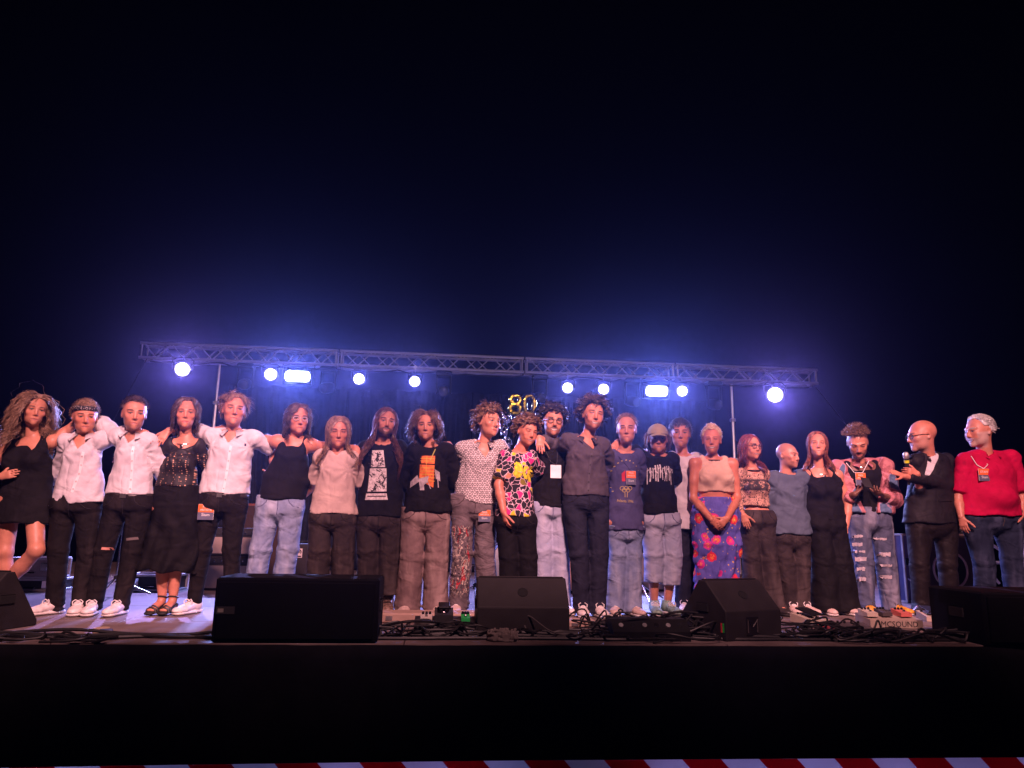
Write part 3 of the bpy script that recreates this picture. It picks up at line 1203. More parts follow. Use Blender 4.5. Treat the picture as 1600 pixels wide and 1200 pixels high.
        if spec.get('collar'):
            cs = spec.get('csize', 1.0)
            up = nrm(hc - nb) * .5 + np.array((0, 0, .5))
            gg = g ** .5
            for q in (-1, 1):
                R0, R1, R2 = [], [], []
                for t_ in np.linspace(0, 1, 9):
                    a_ = math.radians(180 - t_ * (180 - 26))
                    dx, dy = math.sin(a_) * q, -math.cos(a_)
                    base = nb + np.array((0, -.004, 0))
                    ri = .066 * gg
                    drop = .008 * t_
                    R0.append(base + ux * dx * (ri + .004) + np.array((0, dy * (ri + .002), .022 - drop * 2)))
                    R1.append(base + ux * dx * (ri + .003) + np.array((0, dy * ri, .056 * cs - .030 * t_)))
                    ro = ri + .030 + .022 * t_ ** 2
                    R2.append(base + ux * dx * (ro + .012 * t_ ** 4 * cs) + np.array((0, dy * ro - .006 - .014 * t_ ** 2, .022 - .018 * t_ - .040 * cs * t_ ** 4)))
                V_ = np.array(R0 + R1 + R2 + [p + np.array((0, -.003, -.004)) for p in R2])
                Q_ = []
                for r_i in range(2):
                    for i_ in range(8):
                        k_ = r_i * 9 + i_
                        Q_.append((k_, k_ + 1, k_ + 10, k_ + 9))
                link('collar', new_mesh('collar', V_ - O, np.array(Q_), [mat]), o)
        if spec.get('label'):
            o['label'] = spec['label']
        return o, V, Q

    ctx['g'] = {}
    for nm, spec in d['wear']:
        o, V, Q = garment(nm, spec)
        ctx['g'][nm] = (o, V, Q)
        ctx['last'] = nm
    # ---- shoes
    if d.get('shoe', 'sneaker') and d.get('smats'):
        for i in range(2):
            put_shoe(d.get('shoe', 'sneaker'), root, an[i][0], math.radians(d.get('toe', (-18, 18))[i]), d['smats'], Y - .02, 0.0, d.get('shoesc', 1.05 if not fem else .95))
    # ---- hair
    if d.get('hair'):
        st = d['hair']
        V, Q = hair_mesh(st, d['seed'] + 40)
        V = (V * sc) @ Rm.T + hc
        ho = link('hair', new_mesh('hair', V - O, Q, [st['mat']]), root)
    if d.get('glasses'):
        mb = MB()
        gw, gh = d['glasses'][:2]
        for q in (-1, 1):
            ring = [(q * .033 + gw * math.cos(a), -.101 + .10 * abs(q * .033 + gw * math.cos(a)) ** 2 * 20, .0 + gh * math.sin(a)) for a in np.linspace(0, 2 * math.pi, 15)]
            mb.tube(ring, .0024, 5, False)
            mb.tube([(q * (.033 + gw), -.090, .004), (q * .078, -.03, .006), (q * .082, .02, .0)], .0024, 5)
        mb.tube([(-(.033 - gw), -.1005, .003), (0, -.104, .006), (.033 - gw, -.1005, .003)], .0024, 5)
        for i in range(len(mb.v)):
            mb.v[i] = (mb.v[i] * sc) @ Rm.T + hc - O
        mb.obj('glasses', d['glasses'][2], root, True)
    return ctx


def project(ctx, pts, garment=None, off=.003):
    """lay flat print points (world x, z) on the front of a garment"""
    o, V, Q = ctx['g'][garment or 'shirt']
    if 'bvh' not in ctx:
        ctx['bvh'] = {}
    key = garment or 'shirt'
    if key not in ctx['bvh']:
        ctx['bvh'][key] = BVHTree.FromPolygons([tuple(v) for v in V], [tuple(int(i) for i in q) for q in Q])
    b = ctx['bvh'][key]
    out = []
    ly = None
    for p in pts:
        h = b.ray_cast(Vector((p[0], ctx['Y'] - 1.2, p[2])), Vector((0, 1, 0)))
        y = h[0][1] if h[0] is not None else (ly if ly is not None else ctx['Y'] - .12)
        ly = y
        out.append((p[0], y - off, p[2]))
    return np.array(out) - ctx['O']


def decal(ctx, name, polys, mat, garment=None, off=.003, parent=None, sub=.014):
    """flat print: quads given in photo positions, subdivided and laid on the cloth"""
    V, Q = [], []
    n = 0
    for p in polys:
        c = [at(x, y, ctx['Y'] - .12) for x, y in p]
        if len(c) == 3:
            c = c + [c[2]]
        nu = max(1, int(max(np.linalg.norm(c[1] - c[0]), np.linalg.norm(c[2] - c[3])) / sub))
        nv = max(1, int(max(np.linalg.norm(c[3] - c[0]), np.linalg.norm(c[2] - c[1])) / sub))
        P = [(c[0] * (1 - a) + c[1] * a) * (1 - b) + (c[3] * (1 - a) + c[2] * a) * b for b in np.linspace(0, 1, nv + 1) for a in np.linspace(0, 1, nu + 1)]
        V.append(project(ctx, P, garment, off))
        for j in range(nv):
            for i in range(nu):
                a = n + j * (nu + 1) + i
                Q.append((a, a + 1, a + nu + 2, a + nu + 1))
        n += len(P)
    par = parent or ctx['g'][garment or 'shirt'][0]
    return link(name, new_mesh(name, np.concatenate(V), np.array(Q), [mat]), par)


def stroke(pts, w):
    """photo-space polyline -> quads of width w px"""
    out = []
    for (x0, y0), (x1, y1) in zip(pts[:-1], pts[1:]):
        L = math.hypot(x1 - x0, y1 - y0) + 1e-6
        nx, ny = -(y1 - y0) / L * w / 2, (x1 - x0) / L * w / 2
        out.append([(x0 + nx, y0 + ny), (x1 + nx, y1 + ny), (x1 - nx, y1 - ny), (x0 - nx, y0 - ny)])
    return out


def text_mesh(txt, size, ext=.0004):
    cu = bpy.data.curves.new('t', 'FONT')
    cu.body = txt
    cu.size = size
    cu.align_x = 'CENTER'
    cu.align_y = 'CENTER'
    cu.extrude = ext
    cu.resolution_u = 2
    o = bpy.data.objects.new('t', cu)
    COL.objects.link(o)
    dg = bpy.context.evaluated_depsgraph_get()
    me = bpy.data.meshes.new_from_object(o.evaluated_get(dg))
    bpy.data.objects.remove(o)
    return me


ORANGE = M_plain('orange_card', (.85, .16, .03), .5)
SLATE = M_plain('slate_card', (.10, .11, .17), .5)
WHITEC = M_plain('white_print', (.8, .8, .8), .6)


def badge(root, O, c, w, h, lines, lower=True, mats=None, lanyard=None, lmat=None):
    """pass card hung from a lanyard; c = card centre in world space"""
    c = np.asarray(c, float)
    o = MB().box((0, 0, 0), (w, .003, h), bev=.001).obj('pass_card', (mats or (WHITEC,))[0], root, loc=tuple(c - O))
    if lower:
        MB().box((0, -.0022, h * .24), (w * .98, .001, h * .5)).obj('card_header', ORANGE, o)
        MB().box((0, -.0022, -h * .25), (w * .98, .001, h * .48)).obj('card_footer', SLATE, o)
    for i, (t, zz, sz) in enumerate(lines):
        me = text_mesh(t, sz)
        me.materials.append(WHITEC)
        link('card_text', me, o, (0, -.0036, zz), (math.pi / 2, 0, 0))
    if lanyard is not None:
        for p in lanyard:
            MB().tube([np.asarray(q) - O for q in p], .0035, 5).obj('lanyard', lmat or WHITEC, root)
    return o


# ------------------------------------------------------------------ wardrobe
shoe_templates()
WHITE = M_cloth('white_cotton', (0.6138, 0.5952, 0.6138), (0.5208, 0.5022, 0.5394), .6, .8)
WHITE2 = M_cloth('white_jersey', (.62, .60, .61), (.52, .50, .53), .5, .85)
BLACK = M_cloth('black_cotton', (.009, .008, .010), (.006, .0055, .007), .5, .85)
BLACK2 = M_cloth('black_jersey', (.011, .010, .013), (.007, .0065, .0085), .5, .85)
BLACKD = M_cloth('black_denim', (.011, .009, .010), (.007, .006, .007), .7, .85, fade=(.020, .016, .017))
CHAR = M_cloth('charcoal_denim', (0.0391, 0.0298, 0.0298), (0.0238, 0.0187, 0.0204), .7, .85, fade=(0.0680, 0.0527, 0.0510))
GREYD = M_cloth('washed_grey_denim', (.13, .10, .10), (.085, .066, .070), .7, .85, fade=(.21, .165, .16))
BROWND = M_cloth('faded_brown_denim', (0.2295, 0.1615, 0.1530), (0.1530, 0.1062, 0.1062), .7, .85, fade=(0.3060, 0.2295, 0.2125))
LIGHTD = M_cloth('light_blue_denim', (0.2340, 0.2886, 0.4212), (0.1482, 0.1950, 0.3276), .8, .85, fade=(0.3432, 0.3900, 0.4992))
PALED = M_cloth('pale_blue_denim', (0.3588, 0.3900, 0.4992), (0.2808, 0.3198, 0.4446), .7, .85, fade=(0.4368, 0.4602, 0.5460))
INDIGO = M_cloth('indigo_denim', (.022, .024, .042), (.014, .015, .028), .7, .85)
NAVYD = M_cloth('navy_denim', (.020, .028, .055), (.013, .018, .038), .8, .85, fade=(.05, .062, .11))
PINKT = M_cloth('pale_pink_jersey', (0.5400, 0.4140, 0.3690), (0.4500, 0.3420, 0.3150), .45, .85)
NAVYT = M_cloth('navy_jersey', (.075, .075, .17), (.055, .055, .13), .5, .85)
SLATET = M_cloth('slate_jersey', (.085, .11, .155), (.065, .085, .125), .5, .85)
GREYS = M_cloth('grey_shirting', (.085, .072, .092), (.062, .053, .070), .55, .75)
BEIGE = M_cloth('beige_rib', (.66, .47, .35), (.56, .39, .29), .4, .85)
REDP = M_cloth('red_pique', (.50, .004, .060), (.40, .003, .045), .4, .8)
SUIT = M_cloth('black_suiting', (.016, .014, .018), (.011, .010, .013), .35, .6)
SUITT = M_cloth('dark_trouser_cloth', (.014, .011, .012), (.009, .007, .008), .5, .6)
TANKB = M_cloth('black_rib', (.011, .010, .015), (.008, .0075, .011), .35, .85)
FLOWY = M_cloth('black_crepe', (.008, .007, .0085), (.005, .0045, .0055), .5, .8)


def M_geo():
    """black and white ornamental print"""
    t = NT('ornament_print')
    o = t.xyz(t.co())
    zz = t.add(o[2], 0)
    u = t.f('SINE', t.mul(o[0], 150.0))
    v = t.f('SINE', t.mul(zz, 95.0))
    a = t.mul(u, v)
    b = t.f('SINE', t.add(t.mul(a, 6.5), t.mul(t.noise(t.co(), 60.0, 2), 1.5)))
    col = t.mix(t.step(b, -.12, .18), (.02, .018, .022), (.66, .60, .60))
    t.bump(t.noise(t.scale(t.co(), (5, 5, 9)), 1.0, 3, .5, dist=1.0), .4, .05)
    return t.done(col, .8, 0, .2)


def M_splash():
    """black tee covered in pink, white and yellow paint webs"""
    t = NT('splash_print')
    c = t.co()
    cw = t.n('ShaderNodeVectorMath', {0: c, 1: t.n('ShaderNodeVectorMath', {0: t.noise(c, 14.0, 2, out=1), 1: (.06, .06, .06)}, operation='MULTIPLY')}, operation='ADD')
    e = t.voro(cw, 21.0, 'DISTANCE_TO_EDGE')
    cell = t.voro(cw, 21.0, 'F1', 1)
    k = t.xyz(cell)
    col = t.mix(t.step(k[0], .78, .82), (.02, .017, .024), (.58, .03, .20))
    col = t.mix(t.step(k[1], .90, .93), col, (.62, .50, .03))
    col = t.mix(t.step(e, .050, .028), col, (.72, .52, .60))
    # big yellow lettering splash over the chest
    return t.done(col, .8, 0, .2)


def M_sarong():
    t = NT('floral_print')
    c = t.co()
    cw = t.n('ShaderNodeVectorMath', {0: c, 1: t.n('ShaderNodeVectorMath', {0: t.noise(c, 25.0, 2, out=1), 1: (.03, .03, .03)}, operation='MULTIPLY')}, operation='ADD')
    d = t.voro(cw, 9.5, 'F1', 0)
    k = t.xyz(t.voro(cw, 9.5, 'F1', 1))
    col = t.mix(t.step(t.noise(c, 9, 3), .4, .7), (.085, .085, .36), (.14, .13, .50))
    # small yellow sprigs
    e = t.voro(cw, 30.0, 'F1', 0)
    sp = t.mul(t.step(e, .26, .18), t.step(t.noise(c, 12, 1), .48, .55))
    col = t.mix(sp, col, (.70, .42, .08))
    pet = t.mix(t.step(k[0], .45, .5), (.66, .03, .07), (.62, .04, .30))
    on = t.step(k[1], .22, .26)
    col = t.mix(t.mul(t.step(d, .43, .39), on), col, pet)
    ring = t.mul(t.step(d, .30, .27), t.step(t.f('SINE', t.mul(t.noise(c, 50, 2), 26.0)), -.1, .2))
    col = t.mix(t.mul(ring, on), col, (.78, .24, .05))
    col = t.mix(t.mul(t.step(d, .12, .09), on), col, (.78, .55, .10))
    t.bump(t.noise(t.scale(c, (24, 24, 3)), 1.0, 2), .5, .03)
    return t.done(col, .8, 0, .2)


def M_lace():
    t = NT('tulle_print')
    c = t.co()
    n1 = t.noise(c, 55.0, 3, .6, dist=1.5)
    n2 = t.noise(c, 16.0, 2)
    z = t.xyz(c)[2]
    col = t.mix(t.step(n1, .50, .58), (.52, .30, .22), (.035, .026, .026))
    band = t.mul(t.step(z, 1.075, 1.095), t.step(z, 1.205, 1.18))
    col = t.mix(t.mul(band, t.step(t.add(n2, t.mul(n1, .5)), .55, .75)), col, (.03, .023, .025))
    return t.done(col, .7, 0, .3)


def M_bead():
    """black top with rows of gold beads"""
    t = NT('beaded_cloth')
    c = t.co()
    o = t.xyz(c)
    z = o[2]
    d = t.voro(t.scale(c, (42, 1, 60)), 1.0, 'F1', 0, .35)
    n = t.noise(c, 30.0, 2)
    m = t.mul(t.mul(t.step(d, .40, .26), t.step(n, .36, .46)), t.step(t.f('SINE', t.mul(o[0], 132.0)), -.2, .3))
    m = t.mul(m, t.step(z, 1.275, 1.255))
    col = t.mix(m, (.016, .014, .018), (.62, .36, .24))
    return t.done(col, .6, 0, .3)


def M_ripped(base, pale):
    t = NT('ripped_denim')
    c = t.co()
    n = t.noise(t.scale(c, (7, 5, 20)), 1.0, 4, .6, dist=.5)
    big = t.noise(c, 5.0, 2)
    col = t.mix(t.step(t.noise(c, 5.0, 3), .4, .65), base, tuple(x * 2.1 for x in base))
    m = t.mul(t.step(n, .58, .66), t.step(big, .46, .54))
    col = t.mix(m, col, pale)
    t.bump(t.add(n, t.mul(t.noise(c, 60.0, 2), .2)), .9, .05)
    return t.done(col, .85, 0, .2)


def M_patched():
    """pink denim jacket with blue patches"""
    t = NT('patched_pink_denim')
    c = t.co()
    n = t.noise(c, 8.0, 3, .6)
    col = t.mix(t.step(n, .35, .65), (.30, .10, .12), (.47, .19, .20))
    k = t.xyz(t.voro(c, 7.0, 'F1', 1))
    col = t.mix(t.step(k[0], .76, .79), col, (.10, .16, .27))
    e = t.voro(c, 7.0, 'DISTANCE_TO_EDGE')
    col = t.mix(t.mul(t.step(e, .045, .02), .5), col, (.62, .30, .36))
    t.bump(t.add(n, t.mul(t.noise(c, 70.0, 2), .2)), .6, .05)
    return t.done(col, .85, 0, .2)


def M_rib(name, a, b, f=420.0):
    t = NT(name)
    c = t.co()
    return t.done(t.mix(t.step(t.f('SINE', t.mul(t.xyz(c)[0], f)), -.5, .5), a, b), .8, 0, .2)


def M_skel():
    """grey jeans with a cream and red figure print on one leg"""
    t = NT('printed_grey_denim')
    c = t.co()
    o = t.xyz(c)
    n = t.noise(c, 6.0, 4)
    col = t.mix(t.step(n, .35, .68), (.085, .07, .078), (.16, .13, .14))
    m = t.mul(t.step(o[0], -.025, -.05), t.mul(t.step(o[2], .74, .70), t.step(o[2], .12, .2)))
    a = t.noise(t.scale(c, (20, 6, 9)), 1.0, 2, .5, dist=1.4)
    col = t.mix(t.mul(m, t.step(a, .60, .63)), col, (.34, .03, .04))
    b = t.noise(t.scale(c, (26, 6, 14)), 1.0, 2, .5, dist=2.2, out=0)
    col = t.mix(t.mul(m, t.mul(t.step(b, .56, .575), t.step(b, .63, .615))), col, (.55, .47, .38))
    col = t.mix(t.mul(m, t.mul(t.step(b, .43, .42), t.step(b, .36, .38))), col, (.03, .025, .03))
    t.bump(t.noise(t.scale(c, (5, 5, 9)), 1.0, 3, .5, dist=1.2), .7, .05)
    return t.done(col, .85, 0, .2)


WS = M_plain('white_leather', (.72, .66, .62), .5, sc=30)
WSO = M_plain('white_rubber', (.66, .62, .58), .6, sc=30)
WL = M_plain('white_lace', (.75, .72, .70), .8)
DS = M_plain('dark_leather', (.03, .025, .025), .4, sc=30)
DSO = M_plain('dark_rubber', (.015, .014, .014), .7)
GS = M_plain('green_suede', (.20, .30, .24), .8, var=.5, sc=22)
YS = M_plain('yellow_leather', (.75, .30, .03), .5, var=.6, sc=24)
TS = M_plain('tan_canvas', (.58, .44, .38), .7, sc=30)
BSC = M_plain('boot_leather', (.20, .13, .10), .35, var=.7, sc=45)
white_s, dark_s, tan_s, green_s, yellow_s, boot_s = (WS, WSO, WL), (DS, DSO, DS), (TS, WSO, WL), (GS, WSO, WL), (YS, WSO, DS), (BSC, WSO, DS)

H_BROWN = hair_mat('brown_hair', (0.077, 0.041, 0.026), (0.243, 0.134, 0.082))
H_DARK = hair_mat('dark_brown_hair', (0.036, 0.023, 0.018), (0.128, 0.077, 0.057))
H_BLACK = hair_mat('black_hair', (0.015, 0.011, 0.011), (0.057, 0.042, 0.038))
H_LIGHT = hair_mat('light_brown_hair', (0.114, 0.065, 0.038), (0.399, 0.247, 0.162))
H_BLOND = hair_mat('blond_hair', (0.34, 0.23, 0.12), (0.70, 0.53, 0.33))
H_GREY = hair_mat('white_hair', (0.475, 0.456, 0.437), (0.760, 0.741, 0.722))
H_RED = hair_mat('red_brown_hair', (0.08, 0.028, 0.018), (0.34, 0.105, 0.050))
H_LONG = hair_mat('dark_reddish_hair', (0.045, 0.022, 0.018), (0.17, 0.070, 0.050))
H_WINE = hair_mat('wine_red_hair', (0.076, 0.023, 0.027), (0.304, 0.067, 0.067))
GLASSB = M_plain('black_acetate', (.012, .011, .012), .3)
GLASSW = M_plain('clear_acetate', (.45, .40, .42), .25)
GLASSM = M_plain('thin_metal', (.12, .10, .10), .3, .8)


def straight(n=650, ln=.32, **k):
    return dict(dict(n=n, m=12, len=ln, lift=.1, grav=.42, split=.8, front=.62, low=-.75, r=.0030, clump=9, mess=.07, lmin=.85, side=-.2, wide=.115, tan=.05, hug=.22, fly=.012, comb=(0, .12, -.2)), **dict(k, n=int(k.get('n', n) * 2)))


def curly(n=620, ln=.085, **k):
    return dict(dict(n=n, m=11, len=ln * .6, lift=1.0, grav=.12, front=.55, low=-.45, curl=.012, freq=150.0, r=.0050, clump=5, mess=.40, faceguard=False, vol=.006, taper=.7, cap=.014), **dict(k, n=850, len=k.get('len', ln) * .62))


def short(n=520, ln=.035, **k):
    return dict(dict(n=n, m=6, len=ln, lift=.35, grav=.10, front=.60, low=-.40, r=.0026, clump=6, mess=.09, comb=(0, -.35, .1), side=.05, faceguard=False, tan=.20, hug=.25, cap=.008), **dict(k, n=1200))


def tee(mat, hem, sleeve=(.6, .6), **k):
    return ('shirt', dict(dict(kind='top', mat=mat, hem=hem, sleeve=sleeve, ease=.020, sr=(.065, .071), fold=.008), **k))


def pants(mat, top, r, **k):
    return ('trousers', dict(dict(kind='pants', mat=mat, top=top, r=r), **k))


PEOPLE = []


def P(**d):
    d['seed'] = 11 * (len(PEOPLE) + 1)
    PEOPLE.append(d)


# 1 woman, far left
P(Y=1.45, fem=True, label='woman with long curly brown hair and short black V-neck dress, hand on hip', head=(54, 641, 48), look=(8, 0, 4), sh=((6, 694), (92, 681)), hip=(36, 778), hw=.155,
  legs=[((8, 862), (2, 940)), ((57, 860, -.10), (-16, 925, -.02))], arms=[dict(el=(-30, 742, .02), wr=(0, 745, -.14), tip=(32, 737, -.15), palm=(.2, 1, 0), thumb=1, curl=.15), dict(el=(118, 662, .12), wr=(146, 664, .15), tip=(168, 672, .15), palm=(0, -.5, -1), thumb=1)],
  wear=[('dress', dict(kind='top', mat=BLACK2, hem=(818, -8, 84), waist=(748, 8, 80), tank=True, strap=.42, sx=.36, sw=.04, neck='v', nb=(60, 707), vs=.55, ease=.014, fold=.004, armhole=.060, hemdepth=.15))], shoe='sneaker', smats=dark_s, freeank=False,
  hair=dict(n=1500, m=14, len=.36, lift=.15, tan=.14, comb=(0, .1, -.15), grav=.36, split=.8, front=.60, low=-.75, curl=.014, freq=70.0, r=.0030, clump=8, mess=.16, wide=.15, frontfall=.75, part=.15, mat=H_LIGHT, vol=.012), tone=(0.522, 0.224, 0.143), legr=.074)
# 2 headband
P(Y=1.42, label='man with dark patterned headband and untucked white shirt', head=(133, 651, 49), look=(4, -4, -2), sh=((97, 684), (168, 680)), hip=(118, 786),
  legs=[((91, 860), (86, 940)), ((137, 862), (126, 940))], toe=(-28, 14), arms=['low', dict(el=(205, 676, .13), wr=(226, 676, .02), tip=(238, 692, -.12), palm=(0, 1, -.4), thumb=-1, curl=.3)],
  wear=[pants(BLACKD, (88, 158, 776), (.088, .068, .062), bunch=.008), tee(WHITE, (788, 82, 162), (1.6, 1.2), neck='v', nb=(131, 704), vs=.8, collar=True, split=(112, 772), ease=.018, fold=.009, tilt=.12)], smats=white_s,
  hair=short(mat=H_LIGHT, ln=.045, comb=(.1, -.5, .2)), tone=(0.522, 0.209, 0.136), face=dict(brow=(.06, .035, .025)))
# 3 short fade
P(Y=1.42, label='man with short faded hair, white shirt tucked into ripped black jeans with belt', head=(210, 647, 50), look=(4, 0, 0), sh=((176, 674), (243, 684)), hip=(203, 785),
  legs=[((163, 860), (148, 940)), ((206, 862), (190, 940))], toe=(12, -4), arms=[dict(el=(160, 664, .12), wr=(135, 672, .16), tip=(120, 676, .16), palm=(0, 0, -1), thumb=1), 'low'],
  wear=[pants(BLACKD, (168, 236, 772), (.086, .066, .058)), tee(WHITE, (773, 169, 237), (1.3, 1.3), neck='v', nb=(208, 695), vs=.8, collar=True, fold=.008, ease=.014)], belt=True, smats=white_s,
  hair=short(mat=H_DARK, ln=.030, side=.35, low=.05, comb=(0, -.5, .4)), tone=(0.505, 0.217, 0.143), face=dict(beard=.30, scalp=(.12, .07, .055, .45), brow=(.025, .016, .012)))
# 4 woman skirt
P(Y=1.47, fem=True, label='woman with wavy dark hair, beaded black top, necklace and long ruffled black skirt', head=(291, 646, 47), look=(-2, 2, 0), sh=((262, 688), (318, 688)), hip=(272, 790), hw=.145,
  legs=[((252, 860), (253, 937)), ((277, 860), (270, 937))], toe=(-12, -6), shoe='sandal', arms=['round', 'low'],
  wear=[('skirt', dict(kind='skirt', mat=FLOWY, st=[(757, 242, 311, .62), (790, 238, 312, .66), (838, 229, 312, .62), (892, 209, 309, .62)], fold=.015, fq=34, tilt=-.05)),
        ('shirt', dict(kind='top', mat=M_bead(), hem=(761, 243, 308), waist=(735, 252, 306), sleeve=(.85, .8), sr=(.054, .050), ease=.010, fold=.003, neck='scoop', nb=(290, 703), nw=.10))], smats=(DS, DSO, DS),
  hair=dict(n=1200, m=11, len=.19, lift=.1, tan=.03, hug=.12, comb=(0, .15, -.15), grav=.40, split=.6, front=.66, low=-.6, curl=.009, freq=60.0, r=.0030, clump=8, mess=.12, wide=.11, vol=.003, mat=H_DARK), tone=(0.505, 0.209, 0.136), face=dict(lip=(.40, .06, .07)))
# 5 tall white shirt
P(Y=1.53, label='tall man in white short-sleeved shirt and slim black trousers with orange pass on hip', head=(366, 641, 49), look=(4, 4, 3), sh=((322, 674), (408, 678)), hip=(349, 785),
  legs=[((317, 858), (304, 935)), ((362, 858), (361, 940))], toe=(-20, 16), arms=[dict(el=(300, 668, .16), wr=(263, 673, -.06), tip=(240, 700, -.14), palm=(0, 1, -.3), thumb=-1, curl=.22), dict(el=(428, 704, .13), wr=(428, 745, .17), tip=(408, 752, .04), palm=(0, -1, 0), thumb=1, curl=.4)],
  wear=[pants(BLACKD, (312, 388, 770), (.088, .064, .050)), tee(WHITE, (772, 312, 388), (.7, .85), neck='v', nb=(361, 694), vs=.8, collar=True, fold=.006, ease=.013, sr=(.064, .062))], belt=True, smats=white_s,
  hair=short(mat=H_LIGHT, ln=.075, m=7, n=560, hug=.10, tan=.34, comb=(.15, -.45, .35), split=.45, grav=.20, front=.62, low=-.3, mess=.18), tone=(0.522, 0.217, 0.143), face=dict(brow=(.05, .03, .02)))
# 6 tank top
P(Y=1.55, label='man with dark curly shoulder-length hair and glasses in black tank top and light blue jeans', head=(466, 655, 46), look=(10, 0, 0), sh=((424, 681), (497, 689)), hip=(440, 792),
  legs=[((407, 860), (393, 945)), ((450, 858), (436, 945))], arms=[dict(el=(402, 686, .14), wr=(348, 668, .12), tip=(324, 672, -.10), palm=(0, .6, -1), thumb=1, curl=.45), dict(el=(528, 702, .15), wr=(556, 700, -.04), tip=(563, 728, -.13), palm=(0, 1, 0), thumb=-1, curl=.25)],
  wear=[pants(LIGHTD, (404, 474, 774), (.092, .082, .080), bunch=.008, fold=.009, depth=.108), tee(TANKB, (781, 405, 474), (0, 0), tank=True, strap=.33, neck='scoop', nb=(464, 695), nw=.062, ease=.012, fold=.003, waist=(748, 412, 484), hemdepth=.14, pull=.003)], smats=white_s,
  hair=dict(n=1400, m=12, len=.21, lift=.1, tan=.04, hug=.12, comb=(0, .1, -.15), grav=.38, split=.55, front=.60, low=-.7, curl=.010, freq=85.0, r=.0030, clump=7, mess=.2, wide=.105, vol=.003, part=.1, mat=H_DARK), glasses=(.021, .015, GLASSW), tone=(0.522, 0.209, 0.136))
# 7 pale tee
P(Y=1.50, label='person with long straight brown hair in pale pink t-shirt and dark grey jeans', head=(529, 675, 46), look=(2, -4, 0), sh=((493, 708), (561, 712)), hip=(520, 808),
  legs=[((499, 862), (493, 945)), ((536, 862), (534, 945))], arms=['low', 'low'],
  wear=[pants(CHAR, (486, 556, 797), (.090, .088, .092), bunch=.007), tee(PINKT, (803, 485, 557), (.75, .75), fold=.006, neck='v', nb=(528, 713), vs=.9)], smats=white_s,
  hair=straight(ln=.30, mat=H_LIGHT, n=720, front=.55, frontfall=.75, wide=.15, vol=.006, fg=.046, flare=.30), tone=(0.505, 0.209, 0.136), face=dict(eye=.5))
# 8 black tee very long hair
P(Y=1.60, label='bearded man with very long straight dark hair, black t-shirt with white tower print', head=(603, 660, 45), look=(8, 3, 6), sh=((561, 696), (634, 694)), hip=(592, 812),
  legs=[((575, 862), (574, 945)), ((608, 862), (605, 945))], toe=(-10, 4), shoe='boot', arms=['low', 'low'],
  wear=[pants(CHAR, (557, 629, 800), (.092, .090, .086), bunch=.008, hemz=(.13, .15)), tee(BLACK2, (807, 556, 630), (.95, .95), fold=.006, sr=(.075, .08))], smats=boot_s,
  hair=straight(ln=.46, n=780, m=14, mat=H_LONG, curl=.006, freq=28.0, wide=.15, frontfall=.85, front=.58, part=.1), tone=(0.505, 0.217, 0.143), face=dict(beard=.8, mous=.8, brow=(.02, .013, .01)))
# 9 black tee wavy
P(Y=1.55, label='man with chin-length wavy brown hair, oversized black t-shirt with orange print, wide faded jeans', head=(665, 666, 44), look=(0, 2, 0), sh=((641, 701), (706, 699)), hip=(664, 808),
  legs=[((643, 872), (637, 948)), ((681, 872), (680, 948))], toe=(-12, 14), arms=['low', 'low'],
  wear=[pants(BROWND, (629, 703, 793), (.095, .098, .104), bunch=.007), tee(BLACK2, (800, 631, 705), (1.15, 1.15), fold=.007, sr=(.082, .088), ease=.026)], smats=tan_s,
  hair=dict(n=1300, m=11, len=.17, lift=.3, tan=.22, comb=(0, .1, -.1), grav=.30, split=.7, front=.60, low=-.6, curl=.012, freq=75.0, r=.0030, clump=8, mess=.2, wide=.12, vol=.010, mat=H_BROWN), tone=(0.522, 0.224, 0.149), face=dict(brow=(.02, .013, .01)))
# 10 patterned shirt
P(Y=1.62, label='man with tousled hair in open-necked black and white patterned shirt, looking aside', head=(764, 660, 46), look=(34, 4, 4), sh=((715, 695), (792, 694)), hip=(742, 792),
  legs=[((722, 864), (716, 945)), ((757, 864), (762, 945))], toe=(-14, 14), arms=[dict(el=(712, 716, .15), wr=(701, 694, .10), tip=(688, 690, -.10), palm=(0, .5, -1), thumb=1, curl=.4), 'low'],
  wear=[pants(M_skel(), (706, 777, 772), (.090, .086, .084), bunch=.009, fold=.010), tee(M_geo(), (786, 709, 779), (.85, .7), neck='v', nb=(757, 717), vs=.62, collar=True, fold=.006, sr=(.072, .078), tilt=-.12)], smats=tan_s,
  hair=curly(mat=H_BROWN, ln=.105, curl=.010, freq=75.0, grav=.22, low=-.6, n=560, mess=.4, vol=.016), tone=(0.522, 0.224, 0.149), nose=1.15)
# 11 colourful tee
P(Y=1.46, label='young man with short curly hair in black t-shirt splashed with pink and yellow', head=(824, 675, 42), look=(26, -4, 8), sh=((783, 707), (836, 709)), hip=(806, 812),
  legs=[((795, 872), (795, 945)), ((825, 872), (826, 945))], arms=[dict(el=(779, 758, -.05), wr=(787, 800, -.12), tip=(792, 828, -.13), palm=(1, .4, 0), thumb=1, curl=.45), dict(el=(850, 745, .22), wr=(880, 768, .16), tip=(900, 776, .02), palm=(0, -1, 0), thumb=1, curl=.4)],
  wear=[pants(BLACK, (776, 833, 800), (.086, .078, .074)), tee(M_splash(), (807, 774, 836), (.75, .6), fold=.005, sr=(.072, .076))], smats=dark_s,
  hair=curly(mat=H_BROWN, ln=.090, n=640), tone=(0.522, 0.202, 0.136), face=dict(smile=.5, eye=.6))
